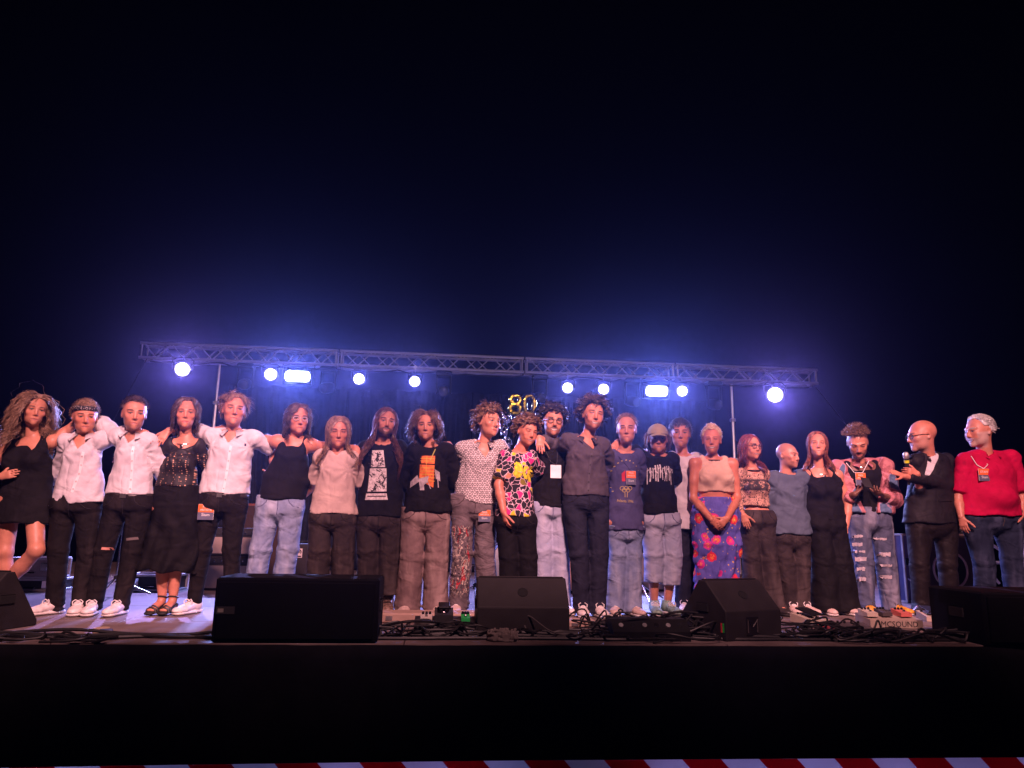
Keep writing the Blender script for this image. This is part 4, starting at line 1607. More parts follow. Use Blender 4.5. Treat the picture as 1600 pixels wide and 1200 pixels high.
# 12 black tee glasses
P(Y=1.68, label='smiling man with black curly hair, moustache and glasses, black t-shirt with white badge', head=(864, 659, 46), look=(10, 2, 5), sh=((830, 693), (892, 691)), hip=(860, 792),
  legs=[((849, 860), (848, 945)), ((875, 860), (876, 945))], arms=['low', dict(el=(897, 735, .04), wr=(884, 752, -.14), tip=(908, 770, -.24), palm=(0, 1, -.3), thumb=-1, curl=.3)],
  wear=[pants(PALED, (833, 888, 784), (.088, .084, .080)), tee(BLACK2, (793, 831, 889), (.8, .8), fold=.005)], smats=white_s,
  hair=curly(mat=H_BLACK, ln=.085, n=640), glasses=(.021, .018, GLASSM), tone=(0.487, 0.209, 0.136), face=dict(smile=1.0, mous=.9, beard=.25, brow=(.015, .01, .008), eye=.6))
# 13 tall grey shirt
P(Y=1.50, label='tall smiling curly-haired man in dark grey button shirt', head=(927, 649, 46), look=(14, 4, 8), sh=((878, 682), (950, 692)), hip=(916, 782),
  legs=[((905, 866), (909, 940)), ((936, 866), (933, 940))], toe=(-6, 6), arms=[dict(el=(868, 700, .17), wr=(842, 684, -.02), tip=(847, 716, -.12), palm=(0, 1, 0), thumb=1, curl=.2), dict(el=(968, 745, .2), wr=(990, 768, .16), tip=(1008, 768, -.02), palm=(0, -1, 0), thumb=1, curl=.5)],
  wear=[pants(INDIGO, (880, 950, 768), (.090, .078, .070), bunch=.008), tee(GREYS, (775, 879, 951), (1.75, 1.5), neck='v', nb=(924, 704), vs=.8, collar=True, fold=.009, ease=.020, cuff=.05)], smats=white_s,
  hair=curly(mat=H_DARK, ln=.10, n=680, low=-.6, vol=.016), tone=(0.522, 0.217, 0.143), face=dict(smile=1.0, beard=.2, eye=.55), nose=1.12)
# 14 navy tee
P(Y=1.60, label='man in long navy t-shirt with yellow rings print and flared light jeans', head=(979, 671, 44), look=(0, 2, 0), sh=((947, 709), (1004, 708)), hip=(976, 815),
  legs=[((966, 867), (960, 942)), ((989, 867), (986, 942))], toe=(-12, 12), arms=['low', 'low'],
  wear=[pants(LIGHTD, (953, 1000, 821), (.080, .072, .092), bunch=.006), tee(NAVYT, (828, 947, 1006), (.8, .8), fold=.007, sr=(.075, .08))], smats=tan_s,
  hair=short(mat=H_BROWN, ln=.030, front=.80, n=480, comb=(.2, .5, .1), side=-.1), tone=(0.522, 0.224, 0.149), face=dict(eye=.7))
# 15 cap
P(Y=1.66, label='person in khaki baseball cap, black t-shirt with white lettering and long pale denim shorts', head=(1028, 686, 43), look=(4, 0, 0), sh=((998, 714), (1058, 712)), hip=(1030, 812),
  legs=[((1022, 868), (1022, 938)), ((1051, 868), (1043, 940))], toe=(-10, 12), arms=[dict(el=(988, 702, .15), wr=(966, 690, -.02), tip=(951, 712, -.13), palm=(0, 1, -.2), thumb=1, curl=.3), 'low'],
  wear=[pants(PALED, (1003, 1061, 800), (.088, .086, .084), hemz=(.27, .25), bunch=.004, noflare=True), tee(BLACK2, (803, 1000, 1057), (.9, .7), fold=.006)], smats=green_s,
  hair=dict(zmax=.30, fly=.0, n=500, m=9, len=.12, lift=.2, tan=.1, grav=.35, split=.4, front=.35, low=-.7, r=.0030, clump=6, mess=.12, wide=.10, mat=H_BROWN), tone=(0.505, 0.209, 0.136))
# 16 white top
P(Y=1.82, label='man with black fringe in white sleeveless top, behind the woman in beige', head=(1063, 677, 44), look=(2, 0, 2), sh=((1042, 713), (1096, 714)), hip=(1072, 815),
  legs=[((1068, 868), (1068, 945)), ((1090, 868), (1092, 945))], arms=[dict(el=(1040, 730, .14), wr=(1012, 706, .0), tip=(998, 700, -.12), palm=(0, .4, -1), thumb=1, curl=.5), dict(el=(1112, 722, .1), wr=(1132, 740, .1), tip=(1150, 760, .08), palm=(0, -1, 0), thumb=1)],
  wear=[pants(INDIGO, (1050, 1098, 810), (.082, .074, .070)), tee(WHITE2, (826, 1048, 1094), (.35, .35), fold=.006, ease=.026)], smats=white_s,
  hair=short(mat=H_BLACK, ln=.075, m=7, n=560, comb=(.0, -.55, .25), grav=.26, front=.52, mess=.2), tone=(0.505, 0.209, 0.143), face=dict(brow=(.015, .01, .008)))
# 17 blonde
P(Y=1.58, fem=True, label='smiling woman with blond hair tied up in beige crop top and floral sarong, hands clasped', head=(1112, 688, 41), look=(0, 2, 0), sh=((1078, 717), (1151, 718)), hip=(1118, 795), hw=.165, armr=.042,
  legs=[((1100, 870), (1098, 945)), ((1134, 870), (1132, 945))], arms=[dict(el=(1083, 778, -.02), wr=(1112, 812, -.20), tip=(1131, 828, -.22), palm=(.2, 1, 0), thumb=1, curl=.5), dict(el=(1152, 778, -.02), wr=(1136, 810, -.22), tip=(1117, 828, -.235), palm=(0, 1, 0), thumb=-1, curl=.5)],
  wear=[('sarong', dict(kind='skirt', mat=M_sarong(), st=[(777, 1088, 1147, .68), (800, 1084, 1152, .70), (850, 1085, 1155, .62), (925, 1092, 1150, .60)], fold=.010, fq=46, wrap=True)),
        tee(BEIGE, (769, 1090, 1146), (0, 0), tank=True, strap=.36, hi=True, sx=.28, neck='crew', ease=.010, fold=.0025, armhole=.060, hemdepth=.105)], smats=dark_s,
  hair=dict(n=1200, m=9, len=.085, lift=.3, tan=.10, hug=.22, cap=.011, grav=.05, front=.66, low=-.5, r=.0030, clump=12, mess=.06, comb=(0, .8, .1), side=-.1, faceguard=False, mat=H_BLOND), tone=(0.522, 0.195, 0.123), face=dict(smile=1.0, brow=(.16, .09, .05), eye=.6))
# 18 woman lace
P(Y=1.72, fem=True, label='woman with wine-red hair and glasses in sheer patterned top and dark flared jeans', head=(1173, 699, 39), look=(38, 4, 4), sh=((1151, 733), (1201, 735)), hip=(1182, 808), hw=.145, armr=.037,
  legs=[((1174, 872), (1178, 945)), ((1201, 872), (1208, 945))], arms=[dict(el=(1152, 785, .0), wr=(1160, 803, -.13), tip=(1172, 832, -.16), palm=(.3, 1, 0), thumb=1, curl=.2), 'low'],
  wear=[pants(CHAR, (1157, 1202, 797), (.082, .076, .098), bunch=.004), tee(M_lace(), (791, 1157, 1200), (1.8, 1.5), sr=(.044, .040), cuff=.034, ease=.007, fold=.002, neck='crew')], smats=dark_s,
  hair=straight(ln=.27, mat=H_WINE, n=560, frontfall=.6, wide=.11), glasses=(.023, .019, GLASSB), tone=(0.505, 0.209, 0.136), face=dict(smile=.6, eye=.5))
# 19 bald
P(Y=1.76, label='short man with shaved head turned in profile, slate grey t-shirt and dark trousers', head=(1231, 712, 38), look=(58, 0, 0), sh=((1197, 744), (1259, 741)), hip=(1232, 840),
  legs=[((1228, 882), (1235, 945)), ((1252, 882), (1252, 945))], toe=(-10, 12), arms=['back', 'back'],
  wear=[pants(CHAR, (1203, 1263, 826), (.086, .080, .074), bunch=.008), tee(SLATET, (835, 1198, 1266), (.95, .8), fold=.008, sr=(.074, .08), ease=.028)], smats=tan_s,
  tone=(0.505, 0.217, 0.143), face=dict(scalp=(.20, .12, .10, .45), beard=.35, smile=.4), nose=1.15)
# 20 red hair
P(Y=1.76, fem=True, label='woman with long red-brown hair in black square-neck top and wide black trousers', head=(1277, 695, 40), look=(6, 6, 2), sh=((1250, 736), (1314, 736)), hip=(1290, 820), hw=.16, armr=.043,
  legs=[((1288, 880), (1290, 945)), ((1312, 880), (1318, 945))], toe=(-10, 10), arms=['low', dict(el=(1325, 790, .0), wr=(1322, 822, -.04), tip=(1323, 848, -.07), palm=(-1, .2, 0), thumb=1, curl=.35)],
  wear=[('trousers', dict(kind='pants', mat=FLOWY, top=(1263, 1317, 803), r=(.092, .105, .130), bunch=.003, fold=.010)),
        tee(BLACK, (813, 1260, 1319), (0, 0), tank=True, strap=.42, sx=.40, sw=.045, neck='square', nb=(1280, 745), nw=.085, ease=.014, fold=.003, armhole=.060)], smats=tan_s,
  hair=straight(ln=.30, mat=H_RED, n=620, frontfall=.7, wide=.13), tone=(0.522, 0.217, 0.143), face=dict(smile=.3, eye=.5))
# 21 pink jacket
P(Y=1.86, label='bearded man in patched pink denim jacket and ripped jeans looking down at a phone', head=(1340, 692, 43), look=(4, -26, -2), hdy=-.07, sh=((1300, 727), (1389, 723)), hip=(1356, 812),
  legs=[((1350, 880), (1352, 947)), ((1384, 880), (1392, 947))], toe=(-12, 16), arms=[dict(el=(1316, 782, .0), wr=(1336, 772, -.22), tip=(1357, 755, -.25), palm=(.2, 0, 1), thumb=-1, curl=.5), dict(el=(1398, 782, .0), wr=(1382, 775, -.20), tip=(1358, 762, -.26), palm=(0, 0, 1), thumb=1, curl=.6)],
  wear=[pants(M_cloth('worn_blue_denim', (.085, .10, .155), (.050, .062, .105), .8, .85, fade=(.20, .21, .27)), (1324, 1388, 792), (.092, .086, .074), bunch=.009, fold=.010),
        ('shirt', dict(kind='top', mat=BLACK, hem=(800, 1330, 1384), sleeve=(0, 0), tank=True, strap=.38, neck='scoop', nb=(1341, 736), nw=.07, ease=.012, fold=.003)),
        ('jacket', dict(kind='top', mat=M_patched(), hem=(802, 1316, 1394), sleeve=(1.7, 1.7), sr=(.076, .070), cuff=.052, ease=.034, fold=.009, neck='v', nb=(1350, 830), vs=.30, collar=True))], smats=yellow_s,
  hair=short(mat=H_BROWN, ln=.045, n=560, curl=.008, freq=130.0, side=.35, low=.1, comb=(0, -.3, .5), m=7, hug=.03, tan=.7, cap=.004), tone=(0.487, 0.202, 0.130), face=dict(beard=.85, mous=.9, eye=.5, beardc=(.05, .03, .022), scalp=(.07, .04, .03, .75)))
# 22 suit
P(Y=1.84, label='bald man with dark glasses in black suit jacket holding a microphone', head=(1440, 681, 46), look=(-62, -2, 0), sh=((1417, 716), (1491, 713)), twist=-.05, hip=(1458, 820), girth=1.10, depth=.112,
  legs=[((1437, 886), (1440, 948)), ((1480, 882), (1486, 945))], toe=(-50, -20), arms=[dict(el=(1440, 786, .0), wr=(1433, 740, -.22), tip=(1404, 732, -.24), palm=(0, 1, 0), thumb=-1, curl=.95), dict(el=(1480, 758, -.08), wr=(1412, 744, -.22), tip=(1382, 731, -.25), palm=(0, .6, -.6), thumb=1, curl=.12)],
  wear=[pants(SUITT, (1418, 1492, 800), (.098, .080, .074), bunch=.008),
        ('shirt', dict(kind='top', mat=WHITE2, hem=(808, 1424, 1486), sleeve=(0, 0), ease=.010, fold=.002, neck='v', nb=(1427, 722), vs=.5)),
        ('jacket', dict(kind='top', mat=SUIT, hem=(818, 1414, 1494), sleeve=(1.55, 1.88), sr=(.070, .060), cuff=.046, ease=.022, fold=.003, pull=.004, neck='v', nb=(1424, 770), vs=.16, collar=True))], smats=dark_s,
  glasses=(.024, .016, GLASSB), tone=(0.522, 0.202, 0.136), face=dict(brow=(.12, .08, .06), beard=.25, beardc=(.4, .38, .36), mous=.3), jaw=1.10, nose=1.15, neckr=.062)
# 23 red polo
P(Y=1.72, label='man with white hair in bright red polo shirt with staff pass on a lanyard', head=(1530, 674, 47), look=(-46, 0, 0), sh=((1498, 714), (1588, 708)), hip=(1548, 812), girth=1.12, belly=.045,
  legs=[((1538, 880), (1540, 948)), ((1580, 872), (1588, 946))], toe=(-22, 10), arms=[dict(el=(1497, 778, .02), wr=(1502, 808, -.05), tip=(1510, 838, -.08), palm=(.8, .4, 0), thumb=1, curl=.35), dict(el=(1597, 776, .02), wr=(1596, 806, -.06), tip=(1592, 834, -.09), palm=(-.8, .4, 0), thumb=-1, curl=.35)],
  wear=[pants(NAVYD, (1504, 1592, 795), (.102, .088, .080), bunch=.007, depth=.13), tee(REDP, (806, 1502, 1593), (.82, .82), neck='v', nb=(1531, 716), vs=.8, collar=True, fold=.003, pull=.003, sr=(.072, .076), hemdepth=.18)], smats=dark_s,
  hair=short(mat=H_GREY, ln=.045, n=560, comb=(.1, .6, .0), front=.66, mess=.10, low=-.5, hug=.4), tone=(0.522, 0.209, 0.143), face=dict(brow=(.35, .33, .31), beard=.45, beardc=(.60, .57, .54), mous=.4, smile=.5), jaw=1.06, nose=1.2, neckr=.060)

CT = {}
for i, d in enumerate(PEOPLE):
    CT[i + 1] = person(d)


# ------------------------------------------------------------------ ground, stage, backdrop
def M_deck():
    t = NT('stage_plywood')
    c = t.co()
    n = t.noise(c, 3.0, 5, .6)
    sc = t.noise(t.scale(c, (2, 14, 1)), 2.0, 4, .6)
    col = t.mix(t.step(n, .35, .65), (.13, .098, .092), (.20, .155, .148))
    col = t.mix(t.mul(t.step(sc, .58, .72), .5), col, (.08, .06, .058))
    t.bump(t.noise(c, 90.0, 2), .15, .004)
    return t.done(col, t.add(.42, t.mul(n, .25)), 0, .4)


def M_asphalt():
    t = NT('asphalt')
    c = t.co()
    n = t.noise(c, 40.0, 4)
    t.bump(n, .5, .02)
    return t.done(t.mix(n, (.03, .03, .032), (.06, .058, .058)), .9, 0, .2)


def sheet(name, x0, x1, y0, y1, z, mat, kind='structure'):
    me = new_mesh(name, [(x0, y0, z), (x1, y0, z), (x1, y1, z), (x0, y1, z)], np.array([(0, 1, 2, 3)]), [mat], False)
    o = link(name, me)
    o['kind'] = kind
    return o


GZ = -1.25
sheet('ground', -400, 400, -200, 600, GZ, M_asphalt())
DECK = M_deck()
stage = thing('stage_platform', 'long low brown stage platform the performers stand on', 'stage')
SX0, SX1, SY1 = -6.4, 8.2, 9.2
pw = 2.07
for i in range(7):
    for j in range(9):
        x0, y0 = SX0 + i * pw, j * 1.02
        MB().box((x0 + pw / 2, y0 + .51, -.045), (pw - .006, 1.014, .09), bev=.003).obj('deck_panel', DECK, stage)
for x in np.arange(SX0 + .3, SX1, 2.07):
    for y in (.3, 4.5, 8.6):
        MB().box((x, y, (GZ - .1) / 2), (.06, .06, -GZ - .1)).obj('leg', ALU, stage)


def curtain(name, A, B, z0, z1, mat, folds_, depth, label, cat, group=None, seed=1, nx=160, nz=14, sag=0.0, swing=0.0):
    r = np.random.RandomState(seed)
    A, B = np.array(A, float), np.array(B, float)
    L = np.linalg.norm(B - A)
    d = (B - A) / L
    n = np.array((d[1], -d[0]))
    ph = r.uniform(0, 6.3, 4)
    V = []
    for k in range(nz + 1):
        tz = k / nz
        for i in range(nx + 1):
            t = i / nx
            w = math.sin(t * folds_ * 6.283 + ph[0] + 1.2 * math.sin(t * folds_ * 1.7 + ph[1])) + .45 * math.sin(t * folds_ * 2.31 * 6.283 + ph[2] + tz * 1.5)
            amp = depth * (.35 + .65 * (1 - tz)) * (.7 + .5 * math.sin(t * 9 + ph[3]))
            p = A + d * L * (t + swing * (1 - tz) * math.sin(t * 6.283) / folds_) + n * w * amp
            V.append((p[0], p[1], z0 + (z1 - z0) * tz - sag * math.sin(t * math.pi * 5) ** 2 * tz))
    Q = [(k * (nx + 1) + i, k * (nx + 1) + i + 1, (k + 1) * (nx + 1) + i + 1, (k + 1) * (nx + 1) + i) for k in range(nz) for i in range(nx)]
    o = link(name, new_mesh(name, V, np.array(Q), [mat]))
    md = o.modifiers.new('thickness', 'SOLIDIFY')
    md.thickness = .004
    return tag(o, label, cat, group)


MOLTON = M_cloth('black_molton', (.006, .006, .008), (.004, .004, .005), .15, .95)
DRAPE = M_cloth('dark_blue_drape', (.016, .018, .032), (.010, .011, .022), .4, .7)
curtain('stage_skirt', (SX0, -.03), (SX1, -.03), GZ + .02, -.004, MOLTON, 26, .020, 'black cloth skirt hanging along the front edge of the stage', 'stage skirt', seed=4, nx=420)

# backdrop drapes hung under the truss
TY = 6.80
dr = [(-3.55, -1.62, 'leftmost dark blue backdrop drape beside the left truss stand'), (-1.60, .48, 'dark blue backdrop drape behind the long-haired men'), (.50, 2.60, 'dark blue backdrop drape behind the gold number balloons'),
      (2.62, 4.75, 'rightmost dark blue backdrop drape beside the right truss stand')]
for i, (a, b, lb) in enumerate(dr):
    curtain('backdrop_drape', (a, TY + .55), (b, TY + .55), .02, 2.98, DRAPE, 7 + i, .075, lb, 'curtain', 'backdrop drapes under the truss', seed=20 + i, sag=.03, swing=.5)

# ------------------------------------------------------------------ lighting truss
tA, tB = at(219, 532, TY), at(1278, 581.5, TY)
ZT = (tA[2] + tB[2]) / 2
X0, X1 = tA[0], tB[0]
joints = [X0] + [at(x, y, TY)[0] for x, y in ((530, 546), (820, 562), (1055, 572))] + [X1]
truss = thing('lighting_truss', 'long aluminium box truss spanning the stage above the row of lights', 'truss', (X0, TY, ZT))
TS = .235
rod = MB().lathe([(1, 0), (1, 1)], 8).mesh('rod', ALU, True)


def bar(name, p, q, r, parent, org=(0, 0, 0), me=None):
    p, q = Vector(p), Vector(q)
    v = q - p
    o = link(name, me or rod, parent, p - Vector(org))
    o.rotation_euler = v.to_track_quat('Z', 'Y').to_euler()
    o.scale = (r, r, v.length)
    return o


org = (X0, TY, ZT)
for sgi in range(4):
    xa, xb = joints[sgi] + .012, joints[sgi + 1] - .012
    cs = []
    seg = None
    for (dy, dz) in ((0, 0), (TS, 0), (0, -TS), (TS, -TS)):
        o = bar('chord', (xa, TY + dy, ZT + dz), (xb, TY + dy, ZT + dz), .025, truss, org)
        for x in (xa, xb):
            pass
    n = max(4, int(round((xb - xa) / .47)))
    st = (xb - xa - .10) / n
    for face in range(4):
        (y0, z0), (y1, z1) = [((0, 0), (0, -TS)), ((TS, 0), (TS, -TS)), ((0, 0), (TS, 0)), ((0, -TS), (TS, -TS))][face]
        for k in range(n):
            x = xa + .05 + k * st
            if face % 2:
                bar('brace', (x, TY + y1, ZT + z1), (x + st / 2, TY + y0, ZT + z0), .010, truss, org)
                bar('brace', (x + st / 2, TY + y0, ZT + z0), (x + st, TY + y1, ZT + z1), .010, truss, org)
            else:
                bar('brace', (x, TY + y0, ZT + z0), (x + st / 2, TY + y1, ZT + z1), .010, truss, org)
                bar('brace', (x + st / 2, TY + y1, ZT + z1), (x + st, TY + y0, ZT + z0), .010, truss, org)
        for x in (xa + .03, xb - .03):
            bar('end_strut', (x, TY + y0, ZT + z0), (x, TY + y1, ZT + z1), .014, truss, org)
# lifting stands
for px, py, lb in ((343, 575, 'slim winch stand holding the left part of the truss'), (1143, 610, 'slim winch stand holding the right part of the truss')):
    p = at(px, py, TY + .12)
    t = thing('truss_stand', lb, 'stand', (p[0], TY + .12, 0), 0, 'winch stands under the truss')
    zt = ZT - TS - .03
    bar('outer_tube', (0, 0, .05), (0, 0, 1.9), .035, t)
    bar('middle_tube', (0, 0, 1.85), (0, 0, 2.6), .028, t)
    bar('inner_tube', (0, 0, 2.55), (0, 0, zt), .021, t)
    MB().box((0, 0, 1.9), (.10, .10, .07), bev=.01).obj('collar', ALU, t)
    MB().box((0, 0, 2.58), (.08, .08, .06), bev=.01).obj('collar', ALU, t)
    MB().box((0, 0, zt), (.3, .08, .03), bev=.005).obj('fork', ALU, t)
    for k in range(4):
        a = k * math.pi / 2 + .6
        bar('leg', (0, 0, .35), (.75 * math.cos(a), .75 * math.sin(a), .03), .018, t)
for (a, b, lb) in (((232, 556), (150, 705), 'thin guy wire running down from the left end of the truss'), ((1274, 604), (1345, 690), 'thin guy wire running down from the right end of the truss')):
    p, q = at(*a, TY), at(*b, TY)
    q = p + (q - p) * 3.0
    w = MB().tube([p, p * .5 + q * .5 + np.array((0, 0, -.04)), q], .006, 5).obj('guy_wire', CABLE)
    tag(w, lb, 'wire', 'guy wires')

# ------------------------------------------------------------------ lamps


def M_lens(name, hx, hz, rc, core, rim, power):
    """lamp glass, hottest in the middle and violet towards its rim"""
    t = NT(name)
    o = t.xyz(t.co())
    ax = t.f('MAXIMUM', t.sub(t.f('ABSOLUTE', o[0]), hx - rc), 0.0)
    az = t.f('MAXIMUM', t.sub(t.f('SQRT', t.add(t.f('POWER', o[2], 2.0), t.f('POWER', o[1], 2.0))), hz - rc), 0.0)
    dd = t.mul(t.f('SQRT', t.add(t.f('POWER', ax, 2.0), t.f('POWER', az, 2.0))), 1 / rc)
    m = t.step(dd, 1.0, .45)
    st = t.add(.5, t.mul(t.f('POWER', m, 2.0), power))
    t.m.cycles.emission_sampling = 'NONE'      # the lamps beside the lenses carry the light
    return t.done((.02, .02, .02), .4, Emission_Color=t.mix(t.step(dd, .95, .55), rim, core), Emission_Strength=st)


DARKLENS = M_plain('dark_lens', (.05, .055, .07), .08, spec=.9)
BLUEV = (.30, .32, 1.0)


def aim_matrix(d):
    return np.array(Vector(d).to_track_quat('Z', 'Y').to_matrix())


def par(px, py, r, lb, lit=True, pw=260.0, tgt=None, col=BLUEV):
    p = at(px, py, TY - .05)
    t = thing('par_light', lb, 'stage light', tuple(p), 0, 'round stage lights on the truss')
    d = nrm(np.array(tgt if tgt is not None else (p[0] * .45 + .3, -3.0, .6)) - p)
    Mx = aim_matrix(d)
    MB().lathe([(r * .5, -.20), (r * .92, -.16), (r * 1.05, -.03), (r * 1.12, 0), (r * 1.12, .012), (r * 1.02, .012), (r * 1.0, -.012)], 18, Mx).obj('housing', BLACKP, t, True)
    r *= 1.12
    MB().lathe([(.001, .0), (r * .98, .0), (r * .98, .004), (.001, .01)], 24, Mx).obj('lens', M_lens('lit_lens', r, r, r, (.88, .88, 1.0), (.34, .28, 1.0), 40.0) if lit else DARKLENS, t, True)
    zt = ZT - TS - p[2]
    MB().tube([(-r * 1.2, 0, 0), (-r * 1.25, 0, r * 1.1), (-r * .8, 0, r * 1.45), (r * .8, 0, r * 1.45), (r * 1.25, 0, r * 1.1), (r * 1.2, 0, 0)], .008, 6).obj('yoke', BLACKP, t, True)
    MB().tube([(0, 0, r * 1.45), (0, .03, zt - .02)], .012, 6).obj('hanging_bolt', STEEL, t)
    MB().lathe([(.034, -.02), (.034, .02)], 10, np.array(((1, 0, 0), (0, 0, 1), (0, -1, 0))), (0, .05, zt)).obj('clamp', STEEL, t)
    if lit:
        l = lamp('lamp_beam', 'SPOT', tuple(p + d * .03), tuple(p + d * 3), pw, col, .06, 150, .9)
    return t


names = ['far left', 'second from left', 'third from left', 'fourth from left', 'fifth from left', 'sixth from left', 'seventh from left', 'far right']
for (px, py, r, pw_), nm in zip(((285, 577, .115, 800), (423, 585, .10, 550), (561, 592, .092, 500), (648, 596, .090, 500), (887, 606, .090, 500), (943, 608, .092, 500), (1066, 611, .092, 500), (1211, 617, .135, 1000)), names):
    par(px, py, r, 'lit round stage light hanging from the truss, ' + nm + ' of the eight', True, pw_, col=(.36, .34, 1.0) if px not in (285, 1211) else (.50, .34, 1.0))


def strobe(px, py, w, h, lb):
    p = at(px, py, TY - .05)
    t = thing('strobe_light', lb, 'stage light', tuple(p), 0, 'rectangular strobe lights on the truss')
    d = nrm(np.array((p[0] * .5 + .3, -3.0, .6)) - p)
    a = math.atan2(-d[2], -d[1])
    Mx = np.array(Matrix.Rotation(-math.asin(d[2]) * 1.0, 3, 'X'))
    MB().box((0, .05, 0), (w + .05, .10, h + .05), Mx, .012).obj('housing', BLACKP, t)
    rr_ = h * .38
    poly = []
    for cx, cz, a0 in ((w / 2 - rr_, h / 2 - rr_, 0), (-w / 2 + rr_, h / 2 - rr_, 90), (-w / 2 + rr_, -h / 2 + rr_, 180), (w / 2 - rr_, -h / 2 + rr_, 270)):
        poly += [(cx + rr_ * math.cos(math.radians(a0 + q)), cz + rr_ * math.sin(math.radians(a0 + q))) for q in (0, 30, 60, 90)]
    mb = MB().prism(poly, 1, -.010, -.003)
    mb.v[0] = mb.v[0] @ Mx.T
    mb.obj('panel', M_lens('lit_strobe', w / 2, h / 2, h * .38, (.84, .88, 1.0), (.24, .26, 1.0), 50.0), t)
    for q in (-1, 1):
        MB().tube([(q * (w / 2 + .04), .05, 0), (q * (w / 2 + .04), .05, h), (q * w * .2, .05, h + .06), (0, .05, h + .06)], .008, 6).obj('bracket', BLACKP, t)
    zt = ZT - TS - p[2]
    MB().tube([(0, .05, h + .05), (0, .05, zt)], .012, 6).obj('hanging_bolt', STEEL, t)
    lamp('strobe_beam', 'SPOT', tuple(p + d * .06), tuple(p + d * 3), 1300, (.26, .34, 1.0), .16, 160, .9)
    return t


strobe(465, 588, .42, .20, 'bright rectangular strobe light on the left half of the truss')
strobe(1026, 611, .40, .20, 'bright rectangular strobe light on the right half of the truss')


def moving_head(px, py, lb):
    p = at(px, py, TY + .10)
    t = thing('moving_head_light', lb, 'stage light', tuple(p), 0, 'unlit moving head lights on the truss')
    zt = ZT - TS - p[2] - .02
    MB().box((0, 0, zt - .05), (.26, .20, .09), bev=.015).obj('base', BLACKP, t)
    for q in (-1, 1):
        MB().box((q * .115, 0, (zt - .1) / 2), (.03, .09, zt), bev=.01).obj('arm', BLACKP, t)
    d = nrm((random.Random(px).uniform(-.5, .5), -1, -.25))
    Mx = aim_matrix(d)
    MB().lathe([(.05, -.13), (.085, -.10), (.095, .0), (.088, .10), (.075, .12)], 18, Mx).obj('head', BLACKP, t, True)
    MB().lathe([(.001, .118), (.066, .118), (.05, .128), (.001, .134)], 18, Mx).obj('lens', DARKLENS, t, True)


for px, py, lb in ((383, 600, 'unlit moving head light near the left truss stand'), (512, 606, 'unlit moving head light right of the left strobe'), (693, 611, 'unlit moving head light left of the balloons'),
                   (843, 621, 'unlit moving head light right of the balloons'), (988, 627, 'unlit moving head light left of the right strobe'), (1116, 632, 'unlit moving head light near the right truss stand')):
    moving_head(px, py, lb)
# power cable along the truss
rr = random.Random(3)
pts = [(x, TY - .03, ZT - TS - .05 - rr.uniform(0, .06)) for x in np.linspace(X0 + .2, X1 - .2, 60)]
tag(MB().tube(pts, .012, 5).obj('truss_cable', CABLE), 'dark power cable tied along the lower chord of the truss', 'cable')

# ------------------------------------------------------------------ floor monitors and boxes at the stage edge
CAB = M_plain('cabinet_paint', (.020, .018, .019), .62, bump=.35, bsc=160.0, spec=.15)
CABD = M_plain('cabinet_paint_dark', (.004, .004, .005), .7, bump=.35, bsc=160.0, spec=.06)
GRILLE = M_plain('perforated_grille', (.003, .003, .0035), .7, .0, bump=.6, bsc=260.0, spec=.06)
HOLE = M_plain('dark_recess', (.004, .004, .004), .9)


def emblem(parent, w, h, org, kind=0):
    """round-cornered maker's plate with a zigzag mark"""
    o = MB().box((0, 0, 0), (w, .003, h), bev=.001).obj('emblem', M_plain('emblem_plate', (.010, .009, .010), .3), parent, loc=org)
    mb = MB()
    P_ = [(-.38, -.35), (-.38, .35), (0, -.05), (.38, .35), (.38, -.35)]
    mb.tube([(a * w, -.003, b * h) for a, b in P_], w * .05, 4)
    mb.obj('emblem_mark', M_plain('emblem_line', (.05, .045, .045), .3), o)
    return o


